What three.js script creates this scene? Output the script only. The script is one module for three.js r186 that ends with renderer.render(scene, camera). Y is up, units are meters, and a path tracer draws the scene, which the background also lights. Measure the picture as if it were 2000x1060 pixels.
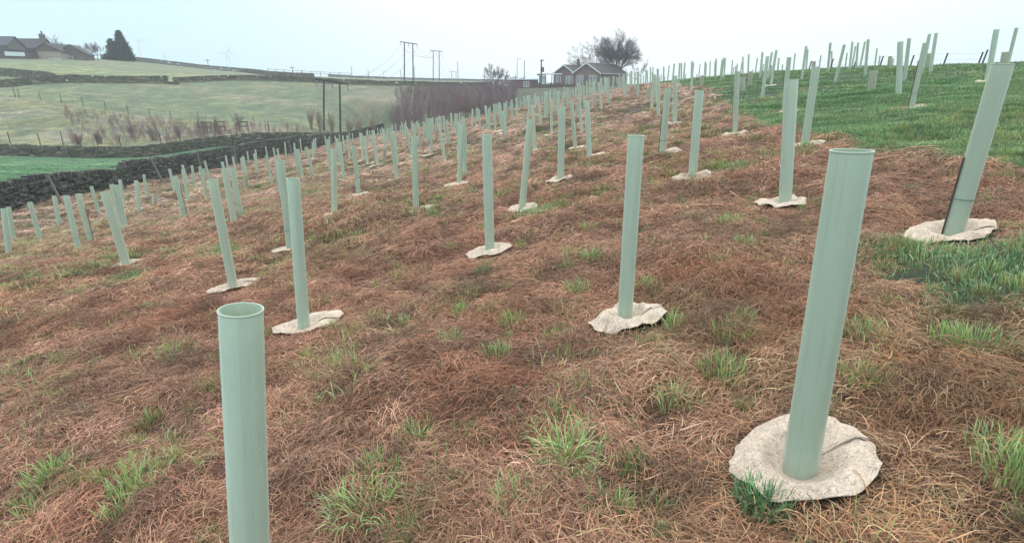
import * as THREE from 'three';
import { mergeGeometries } from 'three/addons/utils/BufferGeometryUtils.js';

// ---------------------------------------------------------------- camera, sky, light, exposure
const EYE = 1.5;
const scene = new THREE.Scene();
const camera = new THREE.PerspectiveCamera(52.28, 1024 / 542, 0.05, 4000);
camera.position.set(0, EYE, 0);
camera.rotation.set(-18.9 * Math.PI / 180, 0, 0);
const renderer = new THREE.WebGLRenderer();
renderer.toneMapping = THREE.LinearToneMapping;
renderer.toneMappingExposure = 1.12;
renderer.shadowMap.enabled = true;
const SUN = new THREE.Vector3(0.22, 0.75, -0.62).normalize();          // where the cloud is thinnest
{
  const W = 256, H = 128, data = new Float32Array(W * H * 4), v = new THREE.Vector3();
  for (let j = 0; j < H; j++) for (let i = 0; i < W; i++) {
    const el = ((j + 0.5) / H - 0.5) * Math.PI, az = ((i + 0.5) / W - 0.5) * 2 * Math.PI;
    v.set(Math.cos(el) * Math.cos(az), Math.sin(el), Math.cos(el) * Math.sin(az));
    const up = Math.max(0, v.y), sm = (q) => Math.max(0, Math.min(1, (q - 0.2) * 2.2)), away = Math.acos(Math.max(-1, Math.min(1, v.x * 0.20 + v.y * 0.30 - v.z * 0.933)));
    const t = Math.max(0, Math.min(1, (away - 0.22) / 0.62)), s = t * t * (3 - 2 * t) * (1 - 0.8 * sm(up));
    const L = 1 + 2.0 * Math.pow(up, 1.5), k = (j * W + i) * 4;
    data[k] = L * (1.0 + (0.63 - 1.0) * s); data[k + 1] = L * (1.03 + (0.87 - 1.03) * s); data[k + 2] = L * (1.04 + (0.975 - 1.04) * s); data[k + 3] = 1;
  }
  const sky = new THREE.DataTexture(data, W, H, THREE.RGBAFormat, THREE.FloatType);
  sky.mapping = THREE.EquirectangularReflectionMapping; sky.magFilter = sky.minFilter = THREE.LinearFilter; sky.wrapS = THREE.RepeatWrapping; sky.needsUpdate = true;
  scene.background = sky; scene.environment = sky;
}
const sun = new THREE.DirectionalLight(0xfff6ea, 0.55);
sun.position.copy(SUN).multiplyScalar(120).add(new THREE.Vector3(0, 0, -30)); sun.target.position.set(0, 0, -30);
sun.castShadow = true; sun.shadow.radius = 40; sun.shadow.mapSize.set(2048, 2048);
Object.assign(sun.shadow.camera, { left: -70, right: 70, top: 70, bottom: -70, near: 1, far: 300 });
scene.add(sun, sun.target);
scene.fog = new THREE.FogExp2(new THREE.Color(0.86, 0.91, 0.94), 0.0008);

// ---------------------------------------------------------------- helpers
const rng = (seed) => () => { seed = (seed + 0x6D2B79F5) | 0; let t = Math.imul(seed ^ (seed >>> 15), 1 | seed); t = (t + Math.imul(t ^ (t >>> 7), 61 | t)) ^ t; return ((t ^ (t >>> 14)) >>> 0) / 4294967296; };
const V = (x, y, z) => new THREE.Vector3(x, y, z);
const hash = (x, y) => { let h = Math.imul(x | 0, 374761393) + Math.imul(y | 0, 668265263); h = Math.imul(h ^ (h >>> 13), 1274126177); return ((h ^ (h >>> 16)) >>> 0) / 4294967296; };
function noise(x, y) { const i = Math.floor(x), j = Math.floor(y), a = x - i, b = y - j, u = a * a * (3 - 2 * a), v = b * b * (3 - 2 * b); return (hash(i, j) * (1 - u) + hash(i + 1, j) * u) * (1 - v) + (hash(i, j + 1) * (1 - u) + hash(i + 1, j + 1) * u) * v; }
const fbm = (x, y, o = 3) => { let s = 0, a = 0.5, n = 0; for (let k = 0; k < o; k++) { s += a * noise(x, y); n += a; x = x * 2.03 + 17.3; y = y * 2.03 + 9.1; a *= 0.5; } return s / n; };
const used = {};
function numbered(name) { const n = used[name] = (used[name] ?? -1) + 1; return n ? `${name}_${String(n).padStart(3, '0')}` : name; }
function tag(o, label, category, group, kind) { if (label) o.userData.label = label; if (category) o.userData.category = category; if (group) o.userData.group = group; if (kind) o.userData.kind = kind; return o; }
function lit(o) { o.castShadow = o.receiveShadow = true; return o; }
function thing(name, label, category, pos, turn = 0, group) { const o = new THREE.Group(); o.name = numbered(name); o.position.copy(pos); o.rotation.y = turn; scene.add(o); return tag(o, label, category, group); }
function part(name, geometry, material, parent) { const m = lit(new THREE.Mesh(geometry, material)); m.name = name; parent.add(m); return m; }
function single(name, geometry, material, label, category, group, kind) { const m = lit(new THREE.Mesh(geometry, material)); m.name = numbered(name); scene.add(m); return tag(m, label, category, group, kind); }
const C = (r, g, b) => new THREE.Color().setRGB(r, g, b);
const mat = (color, o = {}) => new THREE.MeshStandardMaterial({ color, roughness: 0.9, metalness: 0, ...o });
// gathers faces, with a colour per vertex, into one geometry
class MB {
  constructor() { this.p = []; this.c = []; this.i = []; this.uv = []; }
  v(x, y, z, c = [1, 1, 1], u = 0, w = 0) { this.p.push(x, y, z); this.c.push(c[0], c[1], c[2]); this.uv.push(u, w); return this.p.length / 3 - 1; }
  quad(a, b, c, d) { this.i.push(a, b, c, a, c, d); }
  face(pts, c) { const k = pts.map((q) => this.v(q.x, q.y, q.z, c)); for (let i = 2; i < k.length; i++) this.i.push(k[0], k[i - 1], k[i]); }
  limb(a, b, r0, r1, n = 4, c = [1, 1, 1]) {
    const d = b.clone().sub(a).normalize(), s = (Math.abs(d.y) < 0.9 ? V(0, 1, 0) : V(1, 0, 0)).cross(d).normalize(), t = d.clone().cross(s), k = this.p.length / 3;
    for (const [q, r] of [[a, r0], [b, r1]]) for (let i = 0; i < n; i++) { const f = i / n * 2 * Math.PI, x = Math.cos(f) * r, y = Math.sin(f) * r; this.v(q.x + s.x * x + t.x * y, q.y + s.y * x + t.y * y, q.z + s.z * x + t.z * y, c); }
    for (let i = 0; i < n; i++) { const j = (i + 1) % n; this.quad(k + i, k + j, k + n + j, k + n + i); }
  }
  box(c, sx, sy, sz, turn = 0, color = [1, 1, 1], jit = 0, R = null) {                    // flat-faced box; jit shakes its corners
    const cs = Math.cos(turn), sn = Math.sin(turn), q = [];
    for (let k = 0; k < 8; k++) { let x = (k & 1 ? 1 : -1) * sx / 2, y = (k & 2 ? 1 : -1) * sy / 2, z = (k & 4 ? 1 : -1) * sz / 2; if (R) { x *= 1 + (R() - 0.5) * jit; y *= 1 + (R() - 0.5) * jit; z *= 1 + (R() - 0.5) * jit; } q.push(V(c.x + x * cs + z * sn, c.y + y, c.z - x * sn + z * cs)); }
    for (const f of [[0, 2, 3, 1], [4, 5, 7, 6], [0, 1, 5, 4], [2, 6, 7, 3], [0, 4, 6, 2], [1, 3, 7, 5]]) this.face(f.map((k) => q[k]), color);
  }
  geo(flat = false) {
    let g = new THREE.BufferGeometry();
    g.setAttribute('position', new THREE.Float32BufferAttribute(this.p, 3)); g.setAttribute('color', new THREE.Float32BufferAttribute(this.c, 3)); g.setAttribute('uv', new THREE.Float32BufferAttribute(this.uv, 2));
    g.setIndex(this.i); if (flat) g = g.toNonIndexed(); g.computeVertexNormals(); return g;
  }
}
function texture(n, paint, color = true, rx = 1, ry = rx) {             // paint(u, v) -> grey or [r, g, b], 0..1, tiling
  const d = new Uint8Array(n * n * 4);
  for (let j = 0; j < n; j++) for (let i = 0; i < n; i++) { const q = paint(i / n, j / n, i, j), k = (j * n + i) * 4; for (let c = 0; c < 3; c++) d[k + c] = Math.max(0, Math.min(255, 255 * (Array.isArray(q) ? q[c] : q))); d[k + 3] = 255; }
  return finish(new THREE.DataTexture(d, n, n), color, rx, ry);
}
function finish(t, color, rx = 1, ry = rx) { t.wrapS = t.wrapT = THREE.RepeatWrapping; t.magFilter = t.minFilter = THREE.LinearFilter; if (color) t.colorSpace = THREE.SRGBColorSpace; t.repeat.set(rx, ry); t.needsUpdate = true; return t; }
function strandMap(n, count, lenA, lenB, lo, hi, seed, dirs = 1, base = 0.5) {   // tangled strands drawn light and dark, tiling
  const g = new Float32Array(n * n).fill(base), R = rng(seed);
  for (let k = 0; k < count; k++) {
    let x = R() * n, y = R() * n, a = (R() - 0.5) * 2 * Math.PI * dirs; const l = lenA + R() * (lenB - lenA), q = lo + R() * (hi - lo), da = (R() - 0.5) * 0.03, w = R() < 0.3 ? 2 : 1;
    for (let s = 0; s < l; s++) { x += Math.cos(a); y += Math.sin(a); a += da; for (let e = 0; e < w; e++) { const i = ((Math.round(x) % n) + n) % n, j = (((Math.round(y) + e) % n) + n) % n; g[j * n + i] = q; } }
  }
  return g;
}
// ---------------------------------------------------------------- the lie of the land
// Fitted hill: a polynomial in bearing and log distance. Heights are relative to the eye (EYE metres above the datum).
const HILL = [-1.6533, -0.3125, -0.0602, 0.1803, -0.0918, -0.0622, 0.0076, 2.0775, 2.737, 1.9755, 0.3563, 0.0517, -0.0817, 0.03, -0.3285, -0.3537, -0.2611, 0.2268, -0.1539, -0.6648, -1.6427, -2.5228, -0.5083, -0.3089, -0.3561, -0.0955, -0.5143, 0.1675];
function hillPoly(x, zz) {
  zz = Math.max(zz, 0.4);
  const v = Math.min(Math.log(zz + 4), 4.5) - 2.5, u = Math.max(-1, Math.min(0.6, x / (zz + 4)));
  let s = 0, k = 0, ui = 1;
  for (let i = 0; i < 7; i++, ui *= u) for (let j = 0, vj = 1; j < 7 - i; j++, vj *= v) s += HILL[k++] * ui * vj;
  return s + Math.max(0, Math.min(1.4, x / (zz + 4)) - 0.6) * 0.045 * (zz + 4);
}
function table(t, x) {
  if (x <= t[0][0]) return t[0][1];
  for (let i = 1; i < t.length; i++) if (x <= t[i][0]) { const f = (x - t[i - 1][0]) / (t[i][0] - t[i - 1][0]); return t[i - 1][1] + f * (t[i][1] - t[i - 1][1]); }
  return t[t.length - 1][1];
}
const sstep = (a, b, x) => { const t = Math.max(0, Math.min(1, (x - a) / (b - a))); return t * t * (3 - 2 * t); };
const lerp = (a, b, t) => a + (b - a) * t;
// brow of the hill: bearing -> slope of the sight line that grazes it
const BROW = [[0.10, -0.0260], [0.141, -0.0170], [0.188, -0.0070], [0.221, 0.0020], [0.263, 0.0082], [0.315, 0.0112], [0.393, 0.0154], [0.453, 0.0197], [0.505, 0.0225], [0.565, 0.0258], [0.608, 0.0277], [0.660, 0.0302], [0.737, 0.0325], [0.867, 0.0357], [1.4, 0.0442]];
const BROW_AT = [[0.1, 54], [0.188, 48], [0.26, 43], [0.315, 38], [0.393, 33], [0.5, 29], [0.6, 26], [0.75, 23], [0.9, 21], [1.4, 17]];
function hill(x, zz) {
  let h = hillPoly(x, zz);
  if (zz < 3) return h;
  const u = x / zz;
  if (u < 0.06) return h;
  const m = table(BROW_AT, u), over = Math.max(0, zz - m);
  const cap = table(BROW, u) * zz - 0.0055 * over * over, k = 0.16;
  const a = Math.exp(Math.max(-60, Math.min(60, -(h - cap) / k)));         // soft minimum of hill and brow
  const low = cap - k * Math.log(1 + a);
  const soft = Math.abs(h - cap) > 3 ? Math.min(h, cap) : low;
  return lerp(h, soft + 0.02, sstep(0.06, 0.13, u) * sstep(3, 8, zz));
}
// far country: (bearing across, slope of the sight line, distance) of points on it, joined by a thin-plate spline
const rayAt = (px, py) => { const d = (py - 530) / 1080, P = 18.9 * Math.PI / 180, c = Math.cos(P), s = Math.sin(P); const z = c - d * s; return [(px - 1000) / 1080 / z, (-s - d * c) / z]; };
const FAR = [
  [0, 345, 29], [0, 303, 50], [0, 280, 58], [0, 235, 66], [0, 190, 77], [0, 171, 93], [0, 140, 115], [0, 114, 150], [0, 99, 180], [0, 128, 300],
  [130, 335, 34], [140, 309, 50], [130, 280, 60], [130, 235, 68], [130, 198, 78], [120, 163, 95], [130, 140, 115], [130, 117, 152], [130, 110, 185], [130, 130, 300],
  [270, 325, 40], [280, 306, 53], [270, 270, 63], [270, 226, 76], [260, 190, 87], [260, 163, 100], [260, 142, 130], [265, 121, 180], [265, 120, 200], [265, 138, 320],
  [450, 300, 49], [450, 285, 57], [450, 262, 67], [450, 240, 76], [450, 210, 86], [450, 180, 98], [450, 156, 114], [450, 146, 155], [450, 139, 215], [450, 148, 340],
  [640, 275, 66], [640, 258, 73], [640, 235, 84], [640, 200, 95], [640, 172, 110], [640, 163, 122], [640, 155, 165], [640, 150, 235], [640, 158, 420],
  [790, 238, 82], [790, 215, 92], [790, 188, 106], [790, 168, 126], [790, 161, 165], [790, 156, 230], [790, 160, 420],
  [1000, 205, 92], [1000, 183, 106], [1000, 170, 122], [1000, 163, 165], [1000, 160, 250], [1000, 166, 420],
  [1100, 190, 80], [1100, 175, 105], [1100, 168, 130], [1100, 164, 200], [1100, 168, 420],
  [1250, 190, 70], [1250, 176, 100], [1250, 167, 140], [1250, 164, 250], [1250, 168, 420],
  [1500, 200, 60], [1500, 185, 120], [1500, 176, 250], [1500, 170, 420], [2000, 200, 50], [2000, 190, 120], [2000, 180, 250], [2000, 172, 420],
  [-500, 330, 50], [-500, 250, 75], [-500, 160, 110], [-500, 100, 160], [-500, 120, 320],
].map(([px, py, z]) => [...rayAt(px, py), z]);
const farPoints = FAR.map(([u, e, z]) => [u * z / (z + 4), 0.55 * Math.log(z + 4), e]);
const bend = (a, b, c, d) => { const r = (a - c) ** 2 + (b - d) ** 2; return r < 1e-12 ? 0 : 0.5 * r * Math.log(r); };
const farWeights = (() => {
  const n = farPoints.length, N = n + 3, M = Array.from({ length: N }, () => new Float64Array(N + 1));
  farPoints.forEach(([a, b, e], i) => {
    farPoints.forEach(([c, d], j) => { M[i][j] = bend(a, b, c, d) + (i === j ? 4e-4 : 0); });
    [1, a, b].forEach((q, k) => { M[i][n + k] = q; M[n + k][i] = q; });
    M[i][N] = e;
  });
  for (let c = 0; c < N; c++) {
    let p = c; for (let r = c + 1; r < N; r++) if (Math.abs(M[r][c]) > Math.abs(M[p][c])) p = r;
    [M[c], M[p]] = [M[p], M[c]];
    for (let r = 0; r < N; r++) if (r !== c && M[r][c]) { const f = M[r][c] / M[c][c]; for (let k = c; k <= N; k++) M[r][k] -= f * M[c][k]; }
  }
  return M.map((r, i) => r[N] / r[i]);
})();
function farLand(x, zz) {
  zz = Math.max(zz, 16);
  const D = Math.min(zz, 430), a = Math.max(-1.3, Math.min(1, x / (zz + 4))), b = 0.55 * Math.log(D + 4), n = farPoints.length;
  let s = farWeights[n] + farWeights[n + 1] * a + farWeights[n + 2] * b;
  for (let i = 0; i < n; i++) s += farWeights[i] * bend(a, b, farPoints[i][0], farPoints[i][1]);
  return s * D - Math.max(0, zz - 430) * 0.02;
}
// line of the dry-stone wall (x at a distance) and the far edge of the planted hill
const WALL_X = [[-10, -21.6], [0, -21.6], [22, -21.7], [27, -22.9], [31, -22.9], [36, -22.4], [41, -21.8], [48, -21.4], [54, -19.9], [60, -19.6], [74, -20.3], [100, -20.5]];
const wallX = (zz) => table(WALL_X, zz);
const EDGE = [[-0.3, 95], [-0.2, 90], [-0.153, 76], [0, 68], [0.1, 64], [0.2, 60], [0.3, 57], [0.45, 48], [0.6, 42], [0.9, 36], [1.4, 30]];
function land(x, z) {                                              // smooth ground height at (x, z), relative to the eye
  const zz = -z, past = Math.max(wallX(zz) - 0.7 - x, zz - (zz > 1 ? table(EDGE, x / zz) : 99));
  if (past <= 0) return hill(x, zz);
  const t = sstep(0, 7, past);
  return t >= 1 ? farLand(x, zz) : lerp(hill(x, zz), farLand(x, zz), t);
}
// ---------------------------------------------------------------- ground: one sheet to the horizon
const TUBES = [];                                                   // [x, z] of every tube, kept free of bumps
const uz = (px, py) => rayAt(px, py)[0];
const line = (pts) => pts.map(([px, py, z]) => [uz(px, py), z]).sort((a, b) => a[0] - b[0]);
const MID_WALL = [[-160, 303, 50], [-60, 303, 50], [0, 304, 50], [70, 308, 50.5], [140, 309, 51], [210, 308, 52], [280, 306, 53], [360, 298, 55], [450, 287, 57.5], [540, 275, 63], [650, 262, 73]];
const UPPER_WALL = [[-160, 178, 89], [0, 172, 93], [60, 170, 94], [110, 164, 95.5], [170, 163, 97], [230, 162, 99], [325, 160, 104], [338, 160, 105], [420, 158, 111], [500, 155.5, 116], [560, 155, 119], [640, 160, 121], [720, 164, 124], [800, 166, 126], [960, 168, 125]];
const SKY_WALL = [[196, 119, 193], [300, 126, 198], [400, 136, 208], [470, 145, 212], [500, 150, 190], [560, 156, 155], [612, 159, 150]];
const midAt = line(MID_WALL), upperAt = line(UPPER_WALL), skyAt = line(SKY_WALL);
const fenceAt = line([[-160, 168, 78], [0, 180, 77], [36, 186, 77], [120, 203, 76.5], [250, 224, 76], [340, 243, 75], [450, 247, 76], [640, 262, 73]]);
const greenEdge = [[0.19, 64], [0.207, 50], [0.245, 33], [0.276, 22.5], [0.298, 16.2], [0.323, 10.6], [0.365, 8.6], [0.404, 7.3], [0.465, 6.2], [0.514, 5.3], [0.7, 4.2]];
const MOUNDS = [[1.32, -3.61, 0.42, 0.13], [2.75, -6.1, 0.5, 0.10], [-2.08, -8.12, 0.9, 0.13], [1.85, -1.95, 0.35, 0.07], [-0.1, -2.39, 0.3, 0.06], [0.62, -11.25, 0.6, 0.16], [0.72, -5.81, 0.5, 0.1], [-0.59, -2.8, 0.35, 0.08], [1.43, -2.81, 0.35, 0.06], [4.31, -20.2, 0.8, 0.2], [-4.29, -4.99, 0.6, 0.1], [-2.97, -4.37, 0.5, 0.1]];
const GREENS = [[2.62, -3.05, 0.42], [2.74, -3.5, 0.38], [2.5, -2.75, 0.3], [3.0, -3.0, 0.5], [3.3, -3.6, 0.5], [2.93, -7.38, 0.55], [0.38, -6.67, 0.35], [-4.22, -7.65, 0.35], [-4.9, -6.7, 0.3]];
const near2 = new Map();
function nearTube(x, z) { let d = 9; const i = Math.floor(x), j = Math.floor(z); for (let a = -1; a < 2; a++) for (let b = -1; b < 2; b++) for (const q of near2.get(`${i + a},${j + b}`) ?? []) d = Math.min(d, Math.hypot(x - q[0], z - q[1])); return d; }
function bumps(x, z) {
  const zz = -z, r = Math.hypot(x, z);
  if (r > 75 || zz < -2) return 0;
  const fade = (1 - sstep(40, 75, r)) * sstep(0.25, 0.7, nearTube(x, z));
  if (fade <= 0) return 0;
  let b = (fbm(x * 1.1 + 3, z * 1.1, 3) - 0.5) * 0.19 + (fbm(x * 3.6, z * 3.6 + 7, 2) - 0.5) * 0.085;
  for (const [mx, mz, mr, mh] of MOUNDS) { const d = ((x - mx) ** 2 + (z - mz) ** 2) / (mr * mr); if (d < 6) b += mh * Math.exp(-d); }
  return b * fade;
}
const onHill = (x, z) => { const zz = -z; return Math.max(wallX(zz) - 0.7 - x, zz - (zz > 1 ? table(EDGE, x / zz) : 99)) <= 0; };
const groundY = (x, z) => EYE + land(x, z) + bumps(x, z);
function greenness(x, z) {                                          // 0 sprayed brown strip, 1 living sward
  const zz = -z, U = x / (zz + 4), wob = (fbm(x * 0.5, z * 0.5 + 40, 3) - 0.5);
  let g = U < 0.19 ? 0 : sstep(-0.12, 0.12, Math.log(zz / table(greenEdge, U)) + wob * 0.5);
  for (const [gx, gz, gr] of GREENS) { const d = Math.hypot(x - gx, (z - gz)) / gr + wob * 1.2; g = Math.max(g, 0.78 * (1 - sstep(0.6, 1.3, d))); }
  return g;
}
const oliveness = (x, z) => sstep(0.50, 0.68, fbm(x * 0.42 + 60, z * 0.30 + 11, 4));
function groundColor(x, z) {
  const zz = -z, u = x / Math.max(zz, 0.5), n = fbm(x * 0.9, z * 0.9, 4), n2 = fbm(x * 0.11 + 5, z * 0.11, 4);
  const mixc = (a, b, t) => [lerp(a[0], b[0], t), lerp(a[1], b[1], t), lerp(a[2], b[2], t)];
  if (onHill(x, z)) {
    let c = mixc([0.15, 0.088, 0.06], [0.24, 0.155, 0.105], sstep(0.3, 0.7, n));
    c = mixc(c, [0.085, 0.05, 0.036], sstep(0.58, 0.74, fbm(x * 2.1 + 9, z * 2.1, 3)) * 0.75);
    c = mixc(c, [0.20, 0.20, 0.10], oliveness(x, z) * 0.6);
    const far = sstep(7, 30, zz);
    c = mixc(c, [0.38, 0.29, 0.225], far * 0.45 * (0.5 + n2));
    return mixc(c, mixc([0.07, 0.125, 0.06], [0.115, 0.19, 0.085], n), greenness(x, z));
  }
  const m = table(midAt, u), up = table(upperAt, u), f = table(fenceAt, u);
  let c;
  if (u > -0.02 && zz < 170) c = mixc([0.13, 0.15, 0.09], [0.20, 0.21, 0.12], n2);
  else if (zz < m) c = mixc([0.105, 0.225, 0.12], [0.15, 0.28, 0.155], n2);
  else if (zz < f) c = mixc(mixc([0.33, 0.335, 0.23], [0.46, 0.42, 0.34], n2), [0.25, 0.30, 0.18], sstep(0.45, 0.7, fbm(x * 0.3, z * 0.3, 3)));
  else if (zz < up) { c = mixc([0.245, 0.325, 0.18], [0.33, 0.375, 0.235], n2); c = mixc(c, [0.47, 0.42, 0.30], sstep(0.5, 0.75, fbm(x * 0.05 + 3, z * 0.14, 3)) * 0.8 * sstep(f, f + 14, zz)); }
  else c = mixc([0.37, 0.43, 0.22], [0.44, 0.48, 0.27], n2);
  const q = fbm(x * 0.35, z * 0.12, 4), w = fbm(x * 1.1 + 8, z * 0.5, 3);
  c = mixc(c, [c[0] * 0.62, c[1] * 0.72, c[2] * 0.68], sstep(0.42, 0.75, w) * 0.75);
  return mixc(c, [c[0] * 1.32, c[1] * 1.16, c[2] * 1.2], sstep(0.45, 0.7, q) * 0.7);
}
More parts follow.
